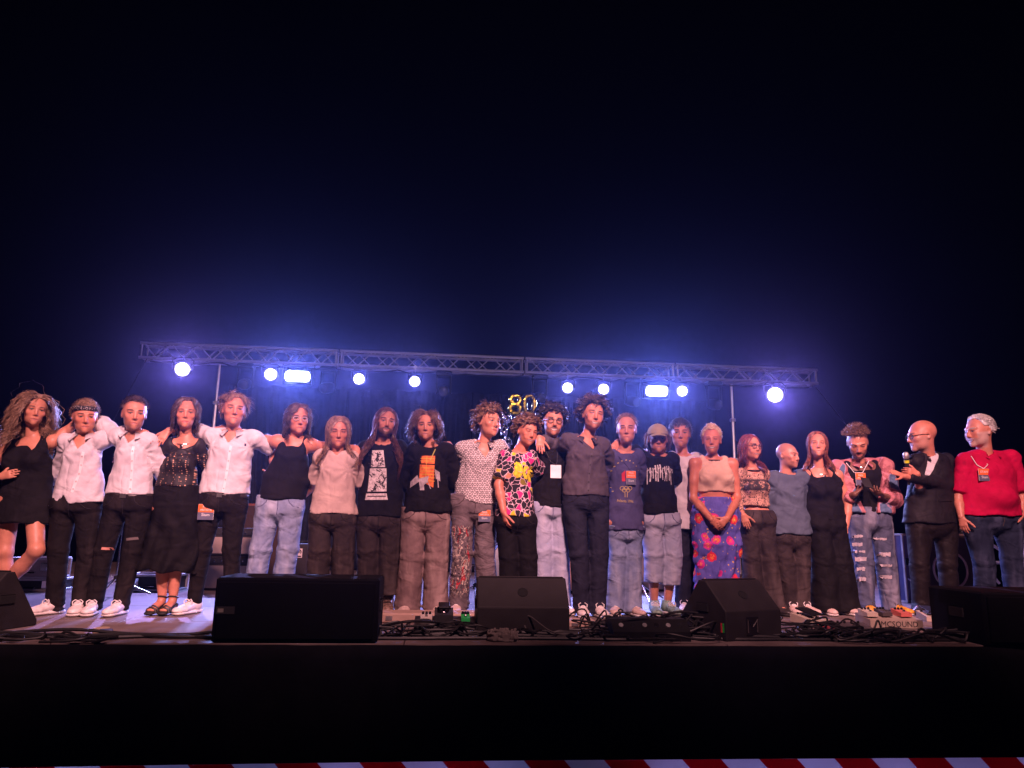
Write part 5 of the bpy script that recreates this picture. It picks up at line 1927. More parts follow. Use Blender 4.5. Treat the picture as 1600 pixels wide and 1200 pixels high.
def wedge(px, py, w, h, dep, rz, lb, mat=CAB, hole=True, plate=None, tagc=None):
    """floor monitor seen from its back; px,py = middle of its front bottom edge"""
    p = on_floor(px, py)
    t = thing('floor_monitor', lb, 'monitor speaker', (p[0], p[1], 0), rz, 'floor monitors along the stage edge')
    prof = [(0, .0), (0, h * .50), (dep * .36, h), (dep * .48, h), (dep, h * .10), (dep, 0)]
    mb = MB().prism(prof, 0, -w / 2, w / 2)
    o = mb.obj('cabinet', mat, t)
    bv = o.modifiers.new('edge', 'BEVEL')
    bv.width = .008
    bv.segments = 2
    # grille on the far slope
    a = np.array((dep * .50, h * .97)); b = np.array((dep * .98, h * .12))
    n = nrm((b[1] - a[1], -(b[0] - a[0]))) * -1
    g = [tuple(a + n * .002), tuple(b + n * .002), tuple(b + n * .014), tuple(a + n * .014)]
    MB().prism(g, 0, -w / 2 + .02, w / 2 - .02).obj('grille', GRILLE, t)
    # rail of the grille seen over the top edge
    MB().box((0, dep * .42, h + .004), (w * .95, dep * .08, .008), bev=.003).obj('top_rail', mat, t)
    sl = math.atan2(dep * .36, h * .50)
    if hole:
        c = (0.0 if hole is True else hole, dep * .18, h * .75)
        Mx = np.array(Matrix.Rotation(math.pi / 2 - sl, 3, 'X'))
        MB().lathe([(.030, -.03), (.030, .002), (.036, .004), (.036, .001)], 18, Mx, c).obj('pole_socket', HOLE, t, True)
    for q in (-1, 1):
        hd = MB().box((q * (w / 2 + .001), dep * .42, h * .52), (.012, .12, .06), bev=.02)
        hd.obj('handle_recess', HOLE, t)
    if plate:
        emblem(t, .11, .12, (plate, -.003, h * .24))
    if tagc:
        for k, (cx, cc) in enumerate(tagc):
            MB().box((-w / 2 - .002, dep * (.05 + k * .03), h * .22), (.003, .014, .06)).obj('colour_tag', M_plain('tag_' + cc[0], cc[1], .6), t) if cx < 0 else MB().box((w / 2 + .002, dep * .07, h * .16), (.003, .012, .06)).obj('colour_tag', M_plain('tag_' + cc[0], cc[1], .6), t)
    return t


wedge(818, 994, .63, .37, .46, .0, 'charcoal wedge floor monitor with round socket in front of the splashed t-shirt', plate=None)
wedge(1180, 1000, .50, .38, .54, .36, 'charcoal wedge floor monitor turned aside below the floral sarong', plate=-.02, tagc=[(-1, ('green', (.02, .35, .05))), (-1, ('red', (.5, .03, .05)))])
wedge(-100, 988, .60, .37, .46, -.30, 'charcoal wedge floor monitor cut by the left edge of the picture', tagc=[(1, ('redside', (.5, .06, .05)))])


def sub(px, py, w, h, dep, rz, lb, badge_x):
    p = on_floor(px, py)
    t = thing('subwoofer', lb, 'speaker', (p[0], p[1], 0), rz, 'large black speaker boxes')
    o = MB().box((0, dep / 2 + .012, h / 2), (w, dep, h), bev=.012).obj('cabinet', CABD, t)
    MB().box((0, .004, h / 2), (w - .05, .016, h - .05), bev=.005).obj('front_grille', GRILLE, t)
    pl = MB().box((badge_x, -.007, h * .50), (.11, .004, .045), bev=.0015).obj('maker_plate', M_plain('plate', (.03, .03, .032), .3), t)
    MB().box((badge_x - .026, -.0105, h * .50), (.034, .003, .022)).obj('plate_mark', M_plain('plate_light', (.22, .21, .20), .4), pl)
    for q in (-1, 1):
        MB().box((q * (w / 2 + .001), dep * .5, h * .55), (.012, .16, .07), bev=.02).obj('handle_recess', HOLE, t)
    for q in (-1, 1):
        for r_ in (.08, dep - .06):
            MB().lathe([(.02, -.0), (.022, .012)], 10, None, (q * (w / 2 - .06), r_, .0)).obj('rubber_foot', CABLE, t)
    return t


sub(459, 1006, .99, .385, .42, .0, 'large black speaker box lying at the stage edge in front of the light blue jeans', -.42)
sub(1662, 1012, 1.02, .345, .60, -.06, 'large black speaker box at the right end of the stage edge', -.20)

# ------------------------------------------------------------------ back line
WOODR = M_plain('red_brown_vinyl', (.16, .05, .035), .6)
TOLEX = M_plain('black_tolex', (.02, .018, .019), .7, bump=.5, bsc=200.0)
GRILLB = M_rib('beige_grille_cloth', (.30, .235, .19), (.40, .32, .26), 500.0)
CHROME = M_plain('chrome', (.7, .7, .72), .15, 1.0)


def amp(px, py, Yd, w, h, dep, rz, lb, cloth=GRILLB, skin=TOLEX, panel=True, logo=None, z0=0.0):
    p = at(px, py, Yd)
    t = thing('guitar_amplifier', lb, 'amplifier', (p[0], Yd, z0), rz, 'amplifiers behind the performers')
    MB().box((0, dep / 2, h / 2), (w, dep, h), bev=.015).obj('cabinet', skin, t)
    ph = .075 if panel else 0
    MB().box((0, -.003, (h - ph) / 2), (w - .05, .012, h - ph - .05), bev=.004).obj('speaker_grille', cloth, t)
    if panel:
        pn = MB().box((0, -.004, h - .05), (w - .05, .012, .055), bev=.003).obj('control_panel', M_plain('panel_black', (.02, .02, .02), .4), t)
        for k in range(7):
            MB().lathe([(.011, 0), (.009, .016)], 10, aim_matrix((0, -1, 0)), (-w * .36 + k * w * .12, -.010, h - .05)).obj('knob', CHROME, pn)
    MB().tube([(-.1, dep / 2, h), (-.08, dep / 2, h + .025), (.08, dep / 2, h + .025), (.1, dep / 2, h)], .008, 6).obj('handle', CABLE, t)
    for sx in (-1, 1):
        for sz in (0, 1):
            MB().box((sx * (w / 2 - .018), .0, sz * (h - .036) + .018), (.045, .02, .045), bev=.006).obj('corner_guard', CHROME, t)
    if logo:
        lg = MB().box((logo[0], -.012, logo[1]), (.075, .004, .10), bev=.0015).obj('logo_plate', M_plain('logo_cream', (.55, .48, .42), .5), t)
        ring = [(logo[0] + .024 * math.cos(a), -.016, logo[1] + .012 + .024 * math.sin(a)) for a in np.linspace(-.6, 4.2, 14)]
        MB().tube(ring, .006, 5).obj('logo_ring', HOLE, lg)
        ring = [(logo[0] + .008 * math.cos(a), -.016, logo[1] + .012 + .008 * math.sin(a)) for a in np.linspace(0, 6.3, 10)]
        MB().tube(ring, .004, 5).obj('logo_dot', HOLE, lg)
        MB().box((logo[0], -.0155, logo[1] - .034), (.055, .003, .012)).obj('logo_bar', HOLE, lg)
    return t


amp(356, 900, 3.6, .62, .36, .26, .05, 'beige-fronted guitar amplifier standing on the floor behind the tall white-shirted man', z0=0.0)
amp(356, 880, 3.62, .66, .30, .26, .02, 'beige-fronted guitar amplifier stacked on top behind the tall white-shirted man', z0=.362)
amp(400, 850, 4.3, .60, .95, .30, .0, 'tall dark red-brown speaker cabinet behind the man in the tank top', cloth=M_rib('dark_grille', (.03, .02, .02), (.06, .035, .03)), skin=WOODR, panel=False)
amp(474, 880, 3.7, .26, .50, .25, -.05, 'narrow black bass amplifier with cream logo plate behind the pale pink t-shirt', cloth=M_rib('black_grille', (.02, .017, .018), (.035, .03, .03)), logo=(-.055, .40), panel=False)
amp(893, 890, 3.7, .52, .46, .26, .0, 'orange-beige fronted amplifier between the pale and indigo jeans', cloth=M_rib('tan_grille', (.50, .27, .17), (.58, .33, .22)))
amp(1015, 890, 4.0, .50, .55, .26, .1, 'grey-fronted amplifier half hidden behind the long denim shorts', cloth=M_rib('grey_grille', (.20, .17, .16), (.27, .23, .21)))


def flight_case(px, py, Yd, w, h, dep, lb, z0=0.0, col=(.03, .03, .035), rz=0.0):
    p = at(px, py, Yd)
    t = thing('flight_case', lb, 'case', (p[0], Yd, z0), rz, 'flight cases behind the performers')
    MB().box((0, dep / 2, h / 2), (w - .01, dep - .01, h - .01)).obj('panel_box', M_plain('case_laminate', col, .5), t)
    for sx in (-1, 1):
        for y in (0, dep):
            MB().box((sx * w / 2, y, h / 2), (.025, .025, h), bev=.004).obj('corner_rail', ALU, t)
    for z in (0.012, h):
        for y in (0, dep):
            MB().box((0, y, z), (w, .024, .024), bev=.004).obj('edge_rail', ALU, t)
        for sx in (-1, 1):
            MB().box((sx * w / 2, dep / 2, z), (.024, dep, .024), bev=.004).obj('edge_rail', ALU, t)
    for sx in (-1, 1):
        MB().box((sx * w * .3, -.014, h * .6), (.07, .014, .08), bev=.004).obj('latch', CHROME, t)
    MB().tube([(-.05, -.012, h * .35), (-.05, -.03, h * .33), (.05, -.03, h * .33), (.05, -.012, h * .35)], .008, 6).obj('handle', CHROME, t)
    return t


flight_case(45, 915, 3.3, .42, .20, .34, 'small metal-edged flight case behind the left floor monitor', .12, (.34, .27, .25))
flight_case(45, 930, 3.28, .50, .115, .36, 'low dark flight case under the small one at far left', 0.0, (.02, .02, .025))
flight_case(232, 935, 3.4, .50, .16, .35, 'low dark flight case behind the ruffled skirt', 0.0, (.015, .015, .02))
flight_case(1421, 900, 2.9, .16, .72, .10, 'upright narrow blue-lit case lid behind the microphone man', 0.0, (.10, .11, .28), .45)  # blue light on the lid is put into its laminate colour

# speaker cabinet with a white ring
p = at(1487, 900, 3.1)
t = thing('bass_cabinet', 'dark speaker cabinet with pale ring round its cone behind the suited man', 'speaker', (p[0], 3.1, 0), .0)
MB().box((0, .2, .36), (.56, .40, .72), bev=.015).obj('cabinet', M_plain('brown_black_vinyl', (.035, .026, .027), .7, bump=.4, bsc=180.0), t)
for r_ in (.20,):
    ring = [(-.01 + r_ * math.cos(a), -.006, .34 + r_ * math.sin(a)) for a in np.linspace(0, 2 * math.pi, 33)]
    MB().tube(ring, .013, 6, False).obj('cone_ring', M_plain('pale_rubber', (.42, .34, .30), .6), t, True)
MB().lathe([(.19, 0), (.12, -.05), (.05, -.06), (.001, -.045)], 24, aim_matrix((0, -1, 0)), (-.01, -.003, .34)).obj('cone', HOLE, t, True)
for sx in (-1, 1):
    for sz in (.03, .69):
        MB().box((sx * .262, .01, sz), (.05, .03, .05), bev=.01).obj('corner_guard', CABLE, t)
hd = thing('amplifier_head', 'small brown amplifier head on the dark speaker cabinet', 'amplifier', (p[0] + .12, 3.14, .722))
MB().prism([(-.17, 0), (.17, 0), (.17, .05), (.13, .10), (-.17, .10)], 1, 0, .2).obj('housing', M_plain('brown_vinyl', (.14, .095, .09), .6), hd)
MB().box((0, -.003, .045), (.26, .006, .05), bev=.002).obj('control_panel', M_plain('panel_black', (.02, .02, .02), .4), hd)
for k in range(5):
    MB().lathe([(.010, 0), (.008, .014)], 8, aim_matrix((0, -1, 0)), (-.10 + k * .05, -.006, .045)).obj('knob', CHROME, hd)

# metal stair rail at the right rear
BLUEM = M_plain('blue_grey_steel', (.22, .25, .42), .5, .3)


def rail(pts, r, name, parent, o_):
    return MB().tube([np.asarray(q) - o_ for q in pts], r, 4).obj(name, BLUEM, parent)


for (x0, x1, yt, ym, yb, lb) in ((1390, 1419, 842, 882, 940, 'blue-grey steel frame behind the man with ripped jeans'), (1490, 1516, 834, 879, 935, 'blue-grey steel stair rail beside the red polo man'), (1528, 1600, 835, 879, 935, 'blue-grey steel stair rail behind the navy jeans')):
    Yr = 3.9
    o_ = at((x0 + x1) / 2, 935, Yr)
    o_[2] = 0
    t = thing('steel_stair_rail', lb, 'railing', tuple(o_), 0, 'steel stair rails at the back of the stage')
    a, b, c, d_ = at(x0, yt, Yr), at(x1, yt, Yr), at(x0, ym, Yr), at(x1 + (12 if x0 == 1490 else 0), ym, Yr)
    e, f_ = a * 1, at(x1 + (28 if x0 == 1490 else 3), yb, Yr)
    e[2], f_[2] = 0, 0
    rail([a, b], .022, 'top_bar', t, o_)
    rail([c, d_], .020, 'middle_bar', t, o_)
    rail([a, e], .020, 'post', t, o_)
    rail([b, f_], .020, 'post', t, o_)
    if x0 != 1390:
        rail([a + np.array((.1, .0, -.08)), at(x1 + 45, ym + 32, Yr + .3)], .022, 'diagonal_brace', t, o_)


def mic_stand(px, py, Yd, hgt, lb, boom=None):
    p = at(px, py, Yd)
    t = thing('microphone_stand', lb, 'microphone stand', (p[0], Yd, 0), 0, 'microphone stands behind the performers')
    bar('tube', (0, 0, .12), (0, 0, hgt), .010, t, me=rodc)
    for k in range(3):
        a = k * 2.094 + .5
        bar('leg', (0, 0, .16), (.32 * math.cos(a), .32 * math.sin(a), .01), .009, t, me=rodc)
    MB().lathe([(.02, 0), (.022, .05), (.014, .06)], 10, None, (0, 0, .13)).obj('hub', BLACKP, t)
    if boom:
        bar('boom', (0, 0, hgt - .02), boom, .008, t, me=rodc)
        MB().lathe([(.012, 0), (.014, .09), (.022, .10), (.025, .125), (.017, .145), (.004, .15)], 12, aim_matrix(nrm(np.array(boom) - (0, 0, hgt))), boom).obj('microphone', BLACKP, t, True)
    return t


rodc = MB().lathe([(1, 0), (1, 1)], 8).mesh('rod_chrome', CHROME, True)
mic_stand(742, 930, 2.5, .95, 'microphone stand behind the printed grey jeans', (.25, -.1, 1.0))
mic_stand(178, 930, 2.9, 1.05, 'microphone stand behind the ripped black jeans')
mic_stand(1198, 930, 3.0, 1.35, 'boom microphone stand behind the shaved-headed man', (.45, -.1, 1.22))
mic_stand(1002, 930, 2.9, .9, 'microphone stand behind the flared light jeans')

# drum kit in the middle, mostly hidden
SHELL = M_plain('blue_black_shell', (.02, .024, .06), .25)
SKINM = M_plain('drum_head', (.35, .34, .34), .5)


def drum(c, r, h, axis, lb):
    t = thing('drum', lb, 'drum', tuple(c), 0, 'drums behind the performers')
    Mx = aim_matrix(axis)
    MB().lathe([(r, -h / 2), (r, h / 2)], 28, Mx).obj('shell', SHELL, t, True)
    for s_ in (-1, 1):
        MB().lathe([(r * .97, s_ * h / 2 * 1.01), (.001, s_ * h / 2 * 1.012)], 28, Mx).obj('drum_head', SKINM, t)
        ring = [(r * 1.02 * math.cos(a), r * 1.02 * math.sin(a), s_ * h / 2) for a in np.linspace(0, 6.2832, 29)]
        MB().tube(np.array(ring) @ Mx.T, .011, 5, False).obj('hoop', CHROME, t)
    for k in range(8):
        a = k * math.pi / 4
        q = np.array([(r * 1.03 * math.cos(a), r * 1.03 * math.sin(a), z) for z in (-h / 2, h / 2)]) @ Mx.T
        MB().tube(q, .005, 5).obj('tension_rod', CHROME, t)
    for k in range(3 if h > .25 else 0):
        a = k * 2.09
        base = np.array((r * 1.02 * math.cos(a), r * 1.02 * math.sin(a), -h * .2))
        q = base @ Mx.T
        MB().tube([q, (q[0] * 1.08, q[1] * 1.08, -c[2] + .01)], .008, 5).obj('leg', CHROME, t)
    return t


dc = at(800, 900, 4.6)
drum((dc[0], 4.6, .30), .28, .42, (0, -1, 0), 'bass drum hidden behind the splashed t-shirt man')
drum((dc[0] - .55, 4.4, .45), .20, .36, (0, 0, 1), 'floor tom drum left of the bass drum')
drum((dc[0] + .50, 4.35, .50), .18, .15, (0, -.1, 1), 'snare drum right of the bass drum')

# foil balloons
GOLD = M_plain('gold_foil', (.24, .21, .02), .12, 1.0, bump=.5, bsc=30.0)
SILV = M_plain('silver_foil', (.62, .64, .75), .12, 1.0, bump=.6, bsc=40.0)


def glyph_balloon(ch, px, py, hpx, Yd, lb, mat):
    c = at(px, py, Yd)
    H = hpx / FPX * np.linalg.norm(c - CAM_POS)
    cu = bpy.data.curves.new('g', 'FONT')
    cu.body = ch
    cu.size = H * 1.38
    cu.align_x = 'CENTER'
    cu.extrude = H * .06
    cu.bevel_depth = H * .075
    cu.bevel_resolution = 3
    cu.offset = -H * .02
    tmp = bpy.data.objects.new('g', cu)
    COL.objects.link(tmp)
    me = bpy.data.meshes.new_from_object(tmp.evaluated_get(bpy.context.evaluated_depsgraph_get()))
    bpy.data.objects.remove(tmp)
    me.materials.clear()
    me.materials.append(mat)
    me.polygons.foreach_set('use_smooth', np.ones(len(me.polygons), bool))
    o = link('foil_balloon', me, None, (c[0], Yd, c[2] - H * .5), (math.pi / 2, 0, 0))
    o.scale = (1.0, 1, 1)
    return tag(o, lb, 'balloon', 'gold number balloons')


glyph_balloon('8', 805, 631, 33, 4.6, 'gold foil balloon shaped like the digit eight', GOLD)
glyph_balloon('0', 827, 631, 33, 4.6, 'gold foil balloon shaped like a zero', GOLD)
rb = np.random.RandomState(8)
for k, (px, py, rx, rz, lb) in enumerate(((792, 654, .055, .060, 'silver foil balloon at the top left below the golden eight'), (787, 672, .050, .065, 'silver foil balloon second down below the golden eight'), (792, 691, .055, .060, 'silver foil balloon third down below the golden eight'),
                                          (829, 650, .060, .055, 'silver foil balloon below the golden zero'), (808, 660, .055, .060, 'silver foil balloon tucked between the two columns'))):
    s = SDF((-.13, -.1, -.14), (.13, .1, .14), .008)
    s.ell((0, 0, 0), (rx * 1.25, .06, rz * 1.25), k=0)
    s.ell((0, -.02, 0), (rx * .35, .09, rz * .4), k=.02, op='sub')
    f1, f2, f3 = rb.uniform(60, 110, 3)
    s.wob(lambda X, Y_, Z: .007 * np.sin(f1 * X + 2) * np.sin(f2 * Z + 1) + .005 * np.sin(f3 * (X + Z) + 40 * Y_))
    V, Q = s.mesh()
    c = at(px, py, 4.65)
    tag(link('foil_balloon', new_mesh('foil_balloon', V, Q, [SILV]), None, tuple(c)), lb, 'balloon', 'silver foil balloons')
c0 = at(816, 648, 4.68)
tag(MB().tube([(c0[0], 4.70, c0[2] + .10), (c0[0] - .02, 4.70, c0[2] - .6), (c0[0], 4.70, .0)], .012, 6).obj('balloon_pole', ALU), 'thin pole carrying the foil balloons', 'pole')


# ------------------------------------------------------------------ cables, pedals
def cable(pts, r, lb, mat=CABLE, name='cable', group='cables on the stage floor'):
    P_ = np.asarray(pts, float)
    # smooth
    n = len(P_)
    t = np.linspace(0, n - 1, n * 6)
    out = []
    for q in t:
        i = min(int(q), n - 2)
        f = q - i
        p0, p1, p2, p3 = P_[max(i - 1, 0)], P_[i], P_[i + 1], P_[min(i + 2, n - 1)]
        out.append(.5 * (2 * p1 + (p2 - p0) * f + (2 * p0 - 5 * p1 + 4 * p2 - p3) * f * f + (3 * p1 - p0 - 3 * p2 + p3) * f ** 3))
    out = np.array(out)
    out[:, 2] = np.maximum(out[:, 2], r + .001)
    return tag(MB().tube(out, r, 6).obj(name, mat, None, True), lb, 'cable', group)


rc = np.random.RandomState(77)
runs = [('long black cable lying along the front edge of the stage', -3.2, 4.6), ('second long black cable beside the stage edge', -3.0, 4.4), ('third long black cable beside the stage edge', -2.6, 4.7), ('fourth long black cable along the stage edge', -1.0, 4.0), ('thick black cable run along the stage edge', .2, 4.4)]
for k, (lb, xa, xb) in enumerate(runs):
    n = 22
    y0 = .17 + .035 * k
    pts = [(xa + (xb - xa) * i / (n - 1), y0 + rc.normal() * .022, .010 + .022 * (k % 3) * rc.rand()) for i in range(n)]
    cable(pts, .011 if k < 4 else .016, lb)


def tangle(px, py, rx, ry, n, hz, seed, place):
    r = np.random.RandomState(seed)
    c = on_floor(px, py)
    for k in range(n):
        m = r.randint(9, 15)
        a0 = r.uniform(0, 6.28)
        rad = r.uniform(.05, .16)
        cx, cy = c[0] + r.uniform(-rx, rx), c[1] + r.uniform(-ry, ry)
        dirx = r.uniform(-.03, .05)
        pts = []
        for i in range(m):
            a = a0 + i * r.uniform(.75, 1.05)
            pts.append((cx + rad * math.cos(a) * 1.4 + dirx * i, cy + rad * .75 * math.sin(a), max(.008, r.uniform(0, hz) * (.35 + .65 * math.sin(math.pi * i / m)))))
        cable(pts, r.uniform(.0055, .0085), 'looped black cable in the tangle ' + place, group='cable tangle ' + place)


tangle(1010, 992, .30, .16, 16, .17, 1, 'between the two charcoal floor monitors')
tangle(930, 1000, .34, .10, 9, .07, 5, 'right beside the middle floor monitor')
tangle(670, 994, .32, .13, 11, .12, 2, 'on the black pedalboard')
tangle(1330, 1000, .46, .15, 16, .09, 3, 'in front of the pale pedalboard')
tangle(1270, 990, .16, .12, 5, .14, 6, 'left of the pale pedalboard')
tangle(60, 1000, .25, .06, 4, .05, 9, 'at the left end of the stage edge')
cable([on_floor(1290, 975), on_floor(1330, 985), on_floor(1360, 996), on_floor(1345, 1000), on_floor(1300, 998)], .012, 'pale grey cable looped among the black cables', M_plain('grey_rubber', (.28, .25, .22), .6))
cable([on_floor(600, 997), on_floor(620, 999), on_floor(646, 996)], .007, 'short pale cable end left of the black pedalboard', M_plain('grey_rubber2', (.35, .32, .30), .6))
cable([tuple(on_floor(905, 998)), tuple(on_floor(860, 998) + np.array((0, -.03, .05))), tuple(on_floor(822, 990) + np.array((0, -.12, .13))), tuple(on_floor(818, 990) + np.array((0, -.13, .05))), tuple(on_floor(850, 1000))], .006, 'thin cable looping up in front of the middle floor monitor', M_plain('grey_rubber3', (.06, .055, .055), .6))

# pedalboards
DARKP = M_plain('pedal_black', (.008, .008, .009), .5, spec=.2)


def pedal(c, w, d_, h, col, lb, rz=0.0, nk=3, lever=False):
    t = thing('effects_pedal', lb, 'effects pedal', tuple(c), rz, 'effects pedals')
    MB().prism([(0, 0), (0, h * .55), (d_, h), (d_, 0)], 0, -w / 2, w / 2).obj('housing', M_plain('pedal_%02x' % (int(col[0] * 99) * 7 + int(col[1] * 99)), col, .45), t)
    sl = math.atan2(h * .45, d_)
    Mx = np.array(Matrix.Rotation(sl, 3, 'X'))
    for k in range(nk):
        MB().lathe([(.010, 0), (.008, .016)], 10, Mx, (-w * .3 + k * w * .6 / max(1, nk - 1), d_ * .78, h * .55 + .45 * h * .78)).obj('knob', DARKP, t)
    MB().lathe([(.011, 0), (.011, .012), (.007, .016)], 10, Mx, (0, d_ * .25, h * .55 + .45 * h * .25)).obj('footswitch', CHROME, t)
    if lever:
        MB().box((0, d_ * .5, h + .02), (w * .6, d_ * .9, .014), np.array(Matrix.Rotation(.18, 3, 'X')), .004).obj('treadle', DARKP, t)
    return t


def board(px, py, w, d_, h, mat, lb, txt, tsize, tmat, rz=0.0):
    p = on_floor(px, py)
    t = thing('pedalboard', lb, 'pedalboard', (p[0], p[1], 0), rz)
    MB().prism([(0, 0.006), (0, h), (d_, h * 1.5), (d_, 0.006)], 0, -w / 2, w / 2).obj('deck', mat, t)
    me = text_mesh(txt, tsize)
    me.materials.append(tmat)
    link('lettering', me, t, (w * .05, -.0025, h * .52), (math.pi / 2, 0, 0))
    for q in (-1, 1):
        MB().box((q * (w / 2 - .03), .02, .005), (.03, .03, .01)).obj('rubber_foot', CABLE, t)
    return p


CREAM = M_plain('cream_metal', (.30, .24, .19), .5)
p = board(1402, 983, .42, .22, .066, CREAM, 'cream pedalboard with black lettering near the ripped jeans', 'MCSOUND', .060, DARKP, -.04)
pedal((p[0] - .16, p[1] + .05, .085), .09, .13, .05, (.45, .38, .30), 'pale effects pedal on the left of the cream pedalboard')
pedal((p[0] - .03, p[1] + .06, .088), .08, .12, .05, (.06, .05, .05), 'dark effects pedal in the middle of the cream pedalboard')
pedal((p[0] + .12, p[1] + .05, .086), .09, .13, .05, (.50, .12, .10), 'red effects pedal on the right of the cream pedalboard')
q = on_floor(1285, 978)
pedal((q[0], q[1] + .05, .003), .20, .22, .07, (.42, .36, .28), 'wide pale treadle pedal on the floor left of the cream pedalboard', .2, 2, True)
q = on_floor(1340, 988)
pedal((q[0], q[1] + .02, .003), .26, .16, .05, (.06, .05, .055), 'flat dark effects unit in front of the ripped jeans', -.1, 4)
q = on_floor(1305, 990)
pedal((q[0], q[1], .003), .10, .14, .05, (.30, .05, .05), 'small red effects pedal among the cables', .3)
q = on_floor(1462, 972)
pedal((q[0], q[1], .003), .14, .2, .07, (.46, .38, .30), 'cream treadle pedal beside the right speaker box', -.2, 2, True)
p = board(695, 991, .42, .22, .062, DARKP, 'black pedalboard with pale lettering below the wide faded jeans', 'ROCKCASE', .052, M_plain('pale_letter', (.45, .42, .40), .5))
pedal((p[0] - .13, p[1] + .05, .07), .08, .12, .05, (.55, .48, .42), 'white effects pedal on the black pedalboard')
pedal((p[0] - .01, p[1] + .05, .07), .13, .14, .085, (.02, .02, .022), 'tall black effects pedal on the black pedalboard', 0, 3, True)
pedal((p[0] + .14, p[1] + .045, .07), .06, .11, .055, (.02, .38, .08), 'small green effects pedal on the black pedalboard')
for (a, b, yy, lb) in ((606, 735, 972, 'long cream power strip below the wide faded jeans'),):
    c = on_floor((a + b) / 2, yy)
    t = thing('low_case', 'flat tan case lying under the black pedalboard cables', 'case', (c[0], c[1] + .06, 0))
    MB().box((0, 0, .035), (.92, .26, .07), bev=.01).obj('lid', M_plain('tan_case', (.42, .29, .23), .6), t)
    for q_ in (-.3, .3):
        MB().box((q_, -.132, .035), (.05, .006, .03)).obj('latch', STEEL, t)
c = on_floor(870, 978)
t = thing('low_case', 'flat tan case lying right of the middle floor monitor', 'case', (c[0] + .12, c[1] + .02, 0))
MB().box((0, 0, .022), (.34, .22, .044), bev=.008).obj('lid', M_plain('tan_case', (.42, .29, .23), .6), t)
MB().box((0, -.112, .022), (.05, .006, .02)).obj('latch', STEEL, t)
c = on_floor(1015, 1000)
t = thing('stage_box', 'black stage box with sockets under the central cable tangle', 'stage box', (c[0], c[1] + .05, 0))
MB().prism([(-.12, 0), (-.12, .06), (-.02, .13), (.12, .13), (.12, 0)], 0, -.26, .26).obj('housing', DARKP, t)
for k in range(6):
    MB().lathe([(.016, 0), (.016, .008), (.011, .008)], 12, aim_matrix((0, -.7, .7)), (-.2 + k * .08, -.075, .094)).obj('socket', CHROME if k % 2 else STEEL, t)
c = on_floor(785, 1001)
s = SDF((-.12, -.08, -.01), (.12, .08, .08), .007)
s.ell((0, 0, .025), (.075, .05, .028), k=0)
s.wob(folds(5, .016, 40.0))
s.cut(lambda X, Y_, Z: .002 - Z + 0 * X)
V, Q = s.mesh()
tag(link('crumpled_cloth', new_mesh('crumpled_cloth', V, Q, [M_cloth('grey_rag', (.22, .19, .18))]), None, (c[0], c[1], 0)), 'crumpled grey rag in front of the middle floor monitor', 'cloth')
for px, py, col, lb in ((165, 990, (.05, .08, .22), 'blue cable connector on the cables below the white trainers'), (987, 995, (.12, .40, .45), 'turquoise cable connector in the central tangle'), (752, 988, (.02, .06, .25), 'blue cable connector left of the middle floor monitor')):
    c = on_floor(px, py)
    o = MB().lathe([(.010, -.04), (.014, -.035), (.014, .03), (.011, .04)], 12, aim_matrix((1, .1, 0)), (0, 0, .016)).obj('cable_connector', M_plain('connector_%d' % px, col, .5), None, True, loc=(c[0], c[1], 0.0))
    tag(o, lb, 'connector')
c = on_floor(158, 988)
t = thing('tape_roll', 'tan roll of tape on the cables below the white trainers', 'tape', (c[0], c[1], 0))
MB().lathe([(.03, 0), (.05, 0), (.05, .03), (.03, .03)], 18).obj('roll', M_plain('tan_tape', (.45, .34, .24), .5), t, True)

# ------------------------------------------------------------------ things worn or held
def W_(ctx, x, y, dy):
    return at(x, y, ctx['Y'] + dy)


def surf(ctx, x, y, garment=None, off=.004):
    """point on the front of a garment under a photo position"""
    p = at(x, y, ctx['Y'] - .12)
    return project(ctx, [p], garment, off)[0] + ctx['O']


def belt(ctx, y, x0, x1):
    c, r = at((x0 + x1) / 2, y, ctx['Y']), (at(x1, y, ctx['Y'])[0] - at(x0, y, ctx['Y'])[0]) / 2
    V, Q = [], []
    n = 28
    for z in (-.020, .020):
        for k in range(n):
            a = 2 * math.pi * k / n
            V.append(c + np.array(((r + .006) * math.cos(a), .128 * math.sin(a), z)))
    for k in range(n):
        l = (k + 1) % n
        Q.append((k, l, n + l, n + k))
    o = link('belt', new_mesh('belt', np.array(V) - ctx['O'], np.array(Q), [DS]), ctx['root'])
    o.modifiers.new('t', 'SOLIDIFY').thickness = .004
    MB().box((c[0] - ctx['O'][0], c[1] - .134 - ctx['O'][1], c[2]), (.045, .006, .036), bev=.003).obj('buckle', STEEL, o)


if 3 in CT: belt(CT[3], 776, 169, 237)
if 5 in CT: belt(CT[5], 775, 312, 388)
PLACK = M_plain('white_placket', (.74, .72, .73), .7)
BTN = M_plain('button', (.55, .5, .5), .4)
DBTN = M_plain('dark_button', (.02, .018, .02), .4)


def placket(ctx, pts, w, mat, bmat, nb_, garment='shirt'):
    o = decal(ctx, 'placket', stroke(pts, w), mat, garment, .004)
    P_ = np.array(pts, float)
    for k in range(nb_):
        t = (k + .5) / nb_ * (len(P_) - 1)
        i = min(int(t), len(P_) - 2)
        q = P_[i] + (P_[i + 1] - P_[i]) * (t - i)
        c = surf(ctx, q[0], q[1], garment, .006) - ctx['O']
        MB().lathe([(.006, 0), (.006, .003)], 8, aim_matrix((0, -1, 0)), tuple(c)).obj('button', bmat, o)


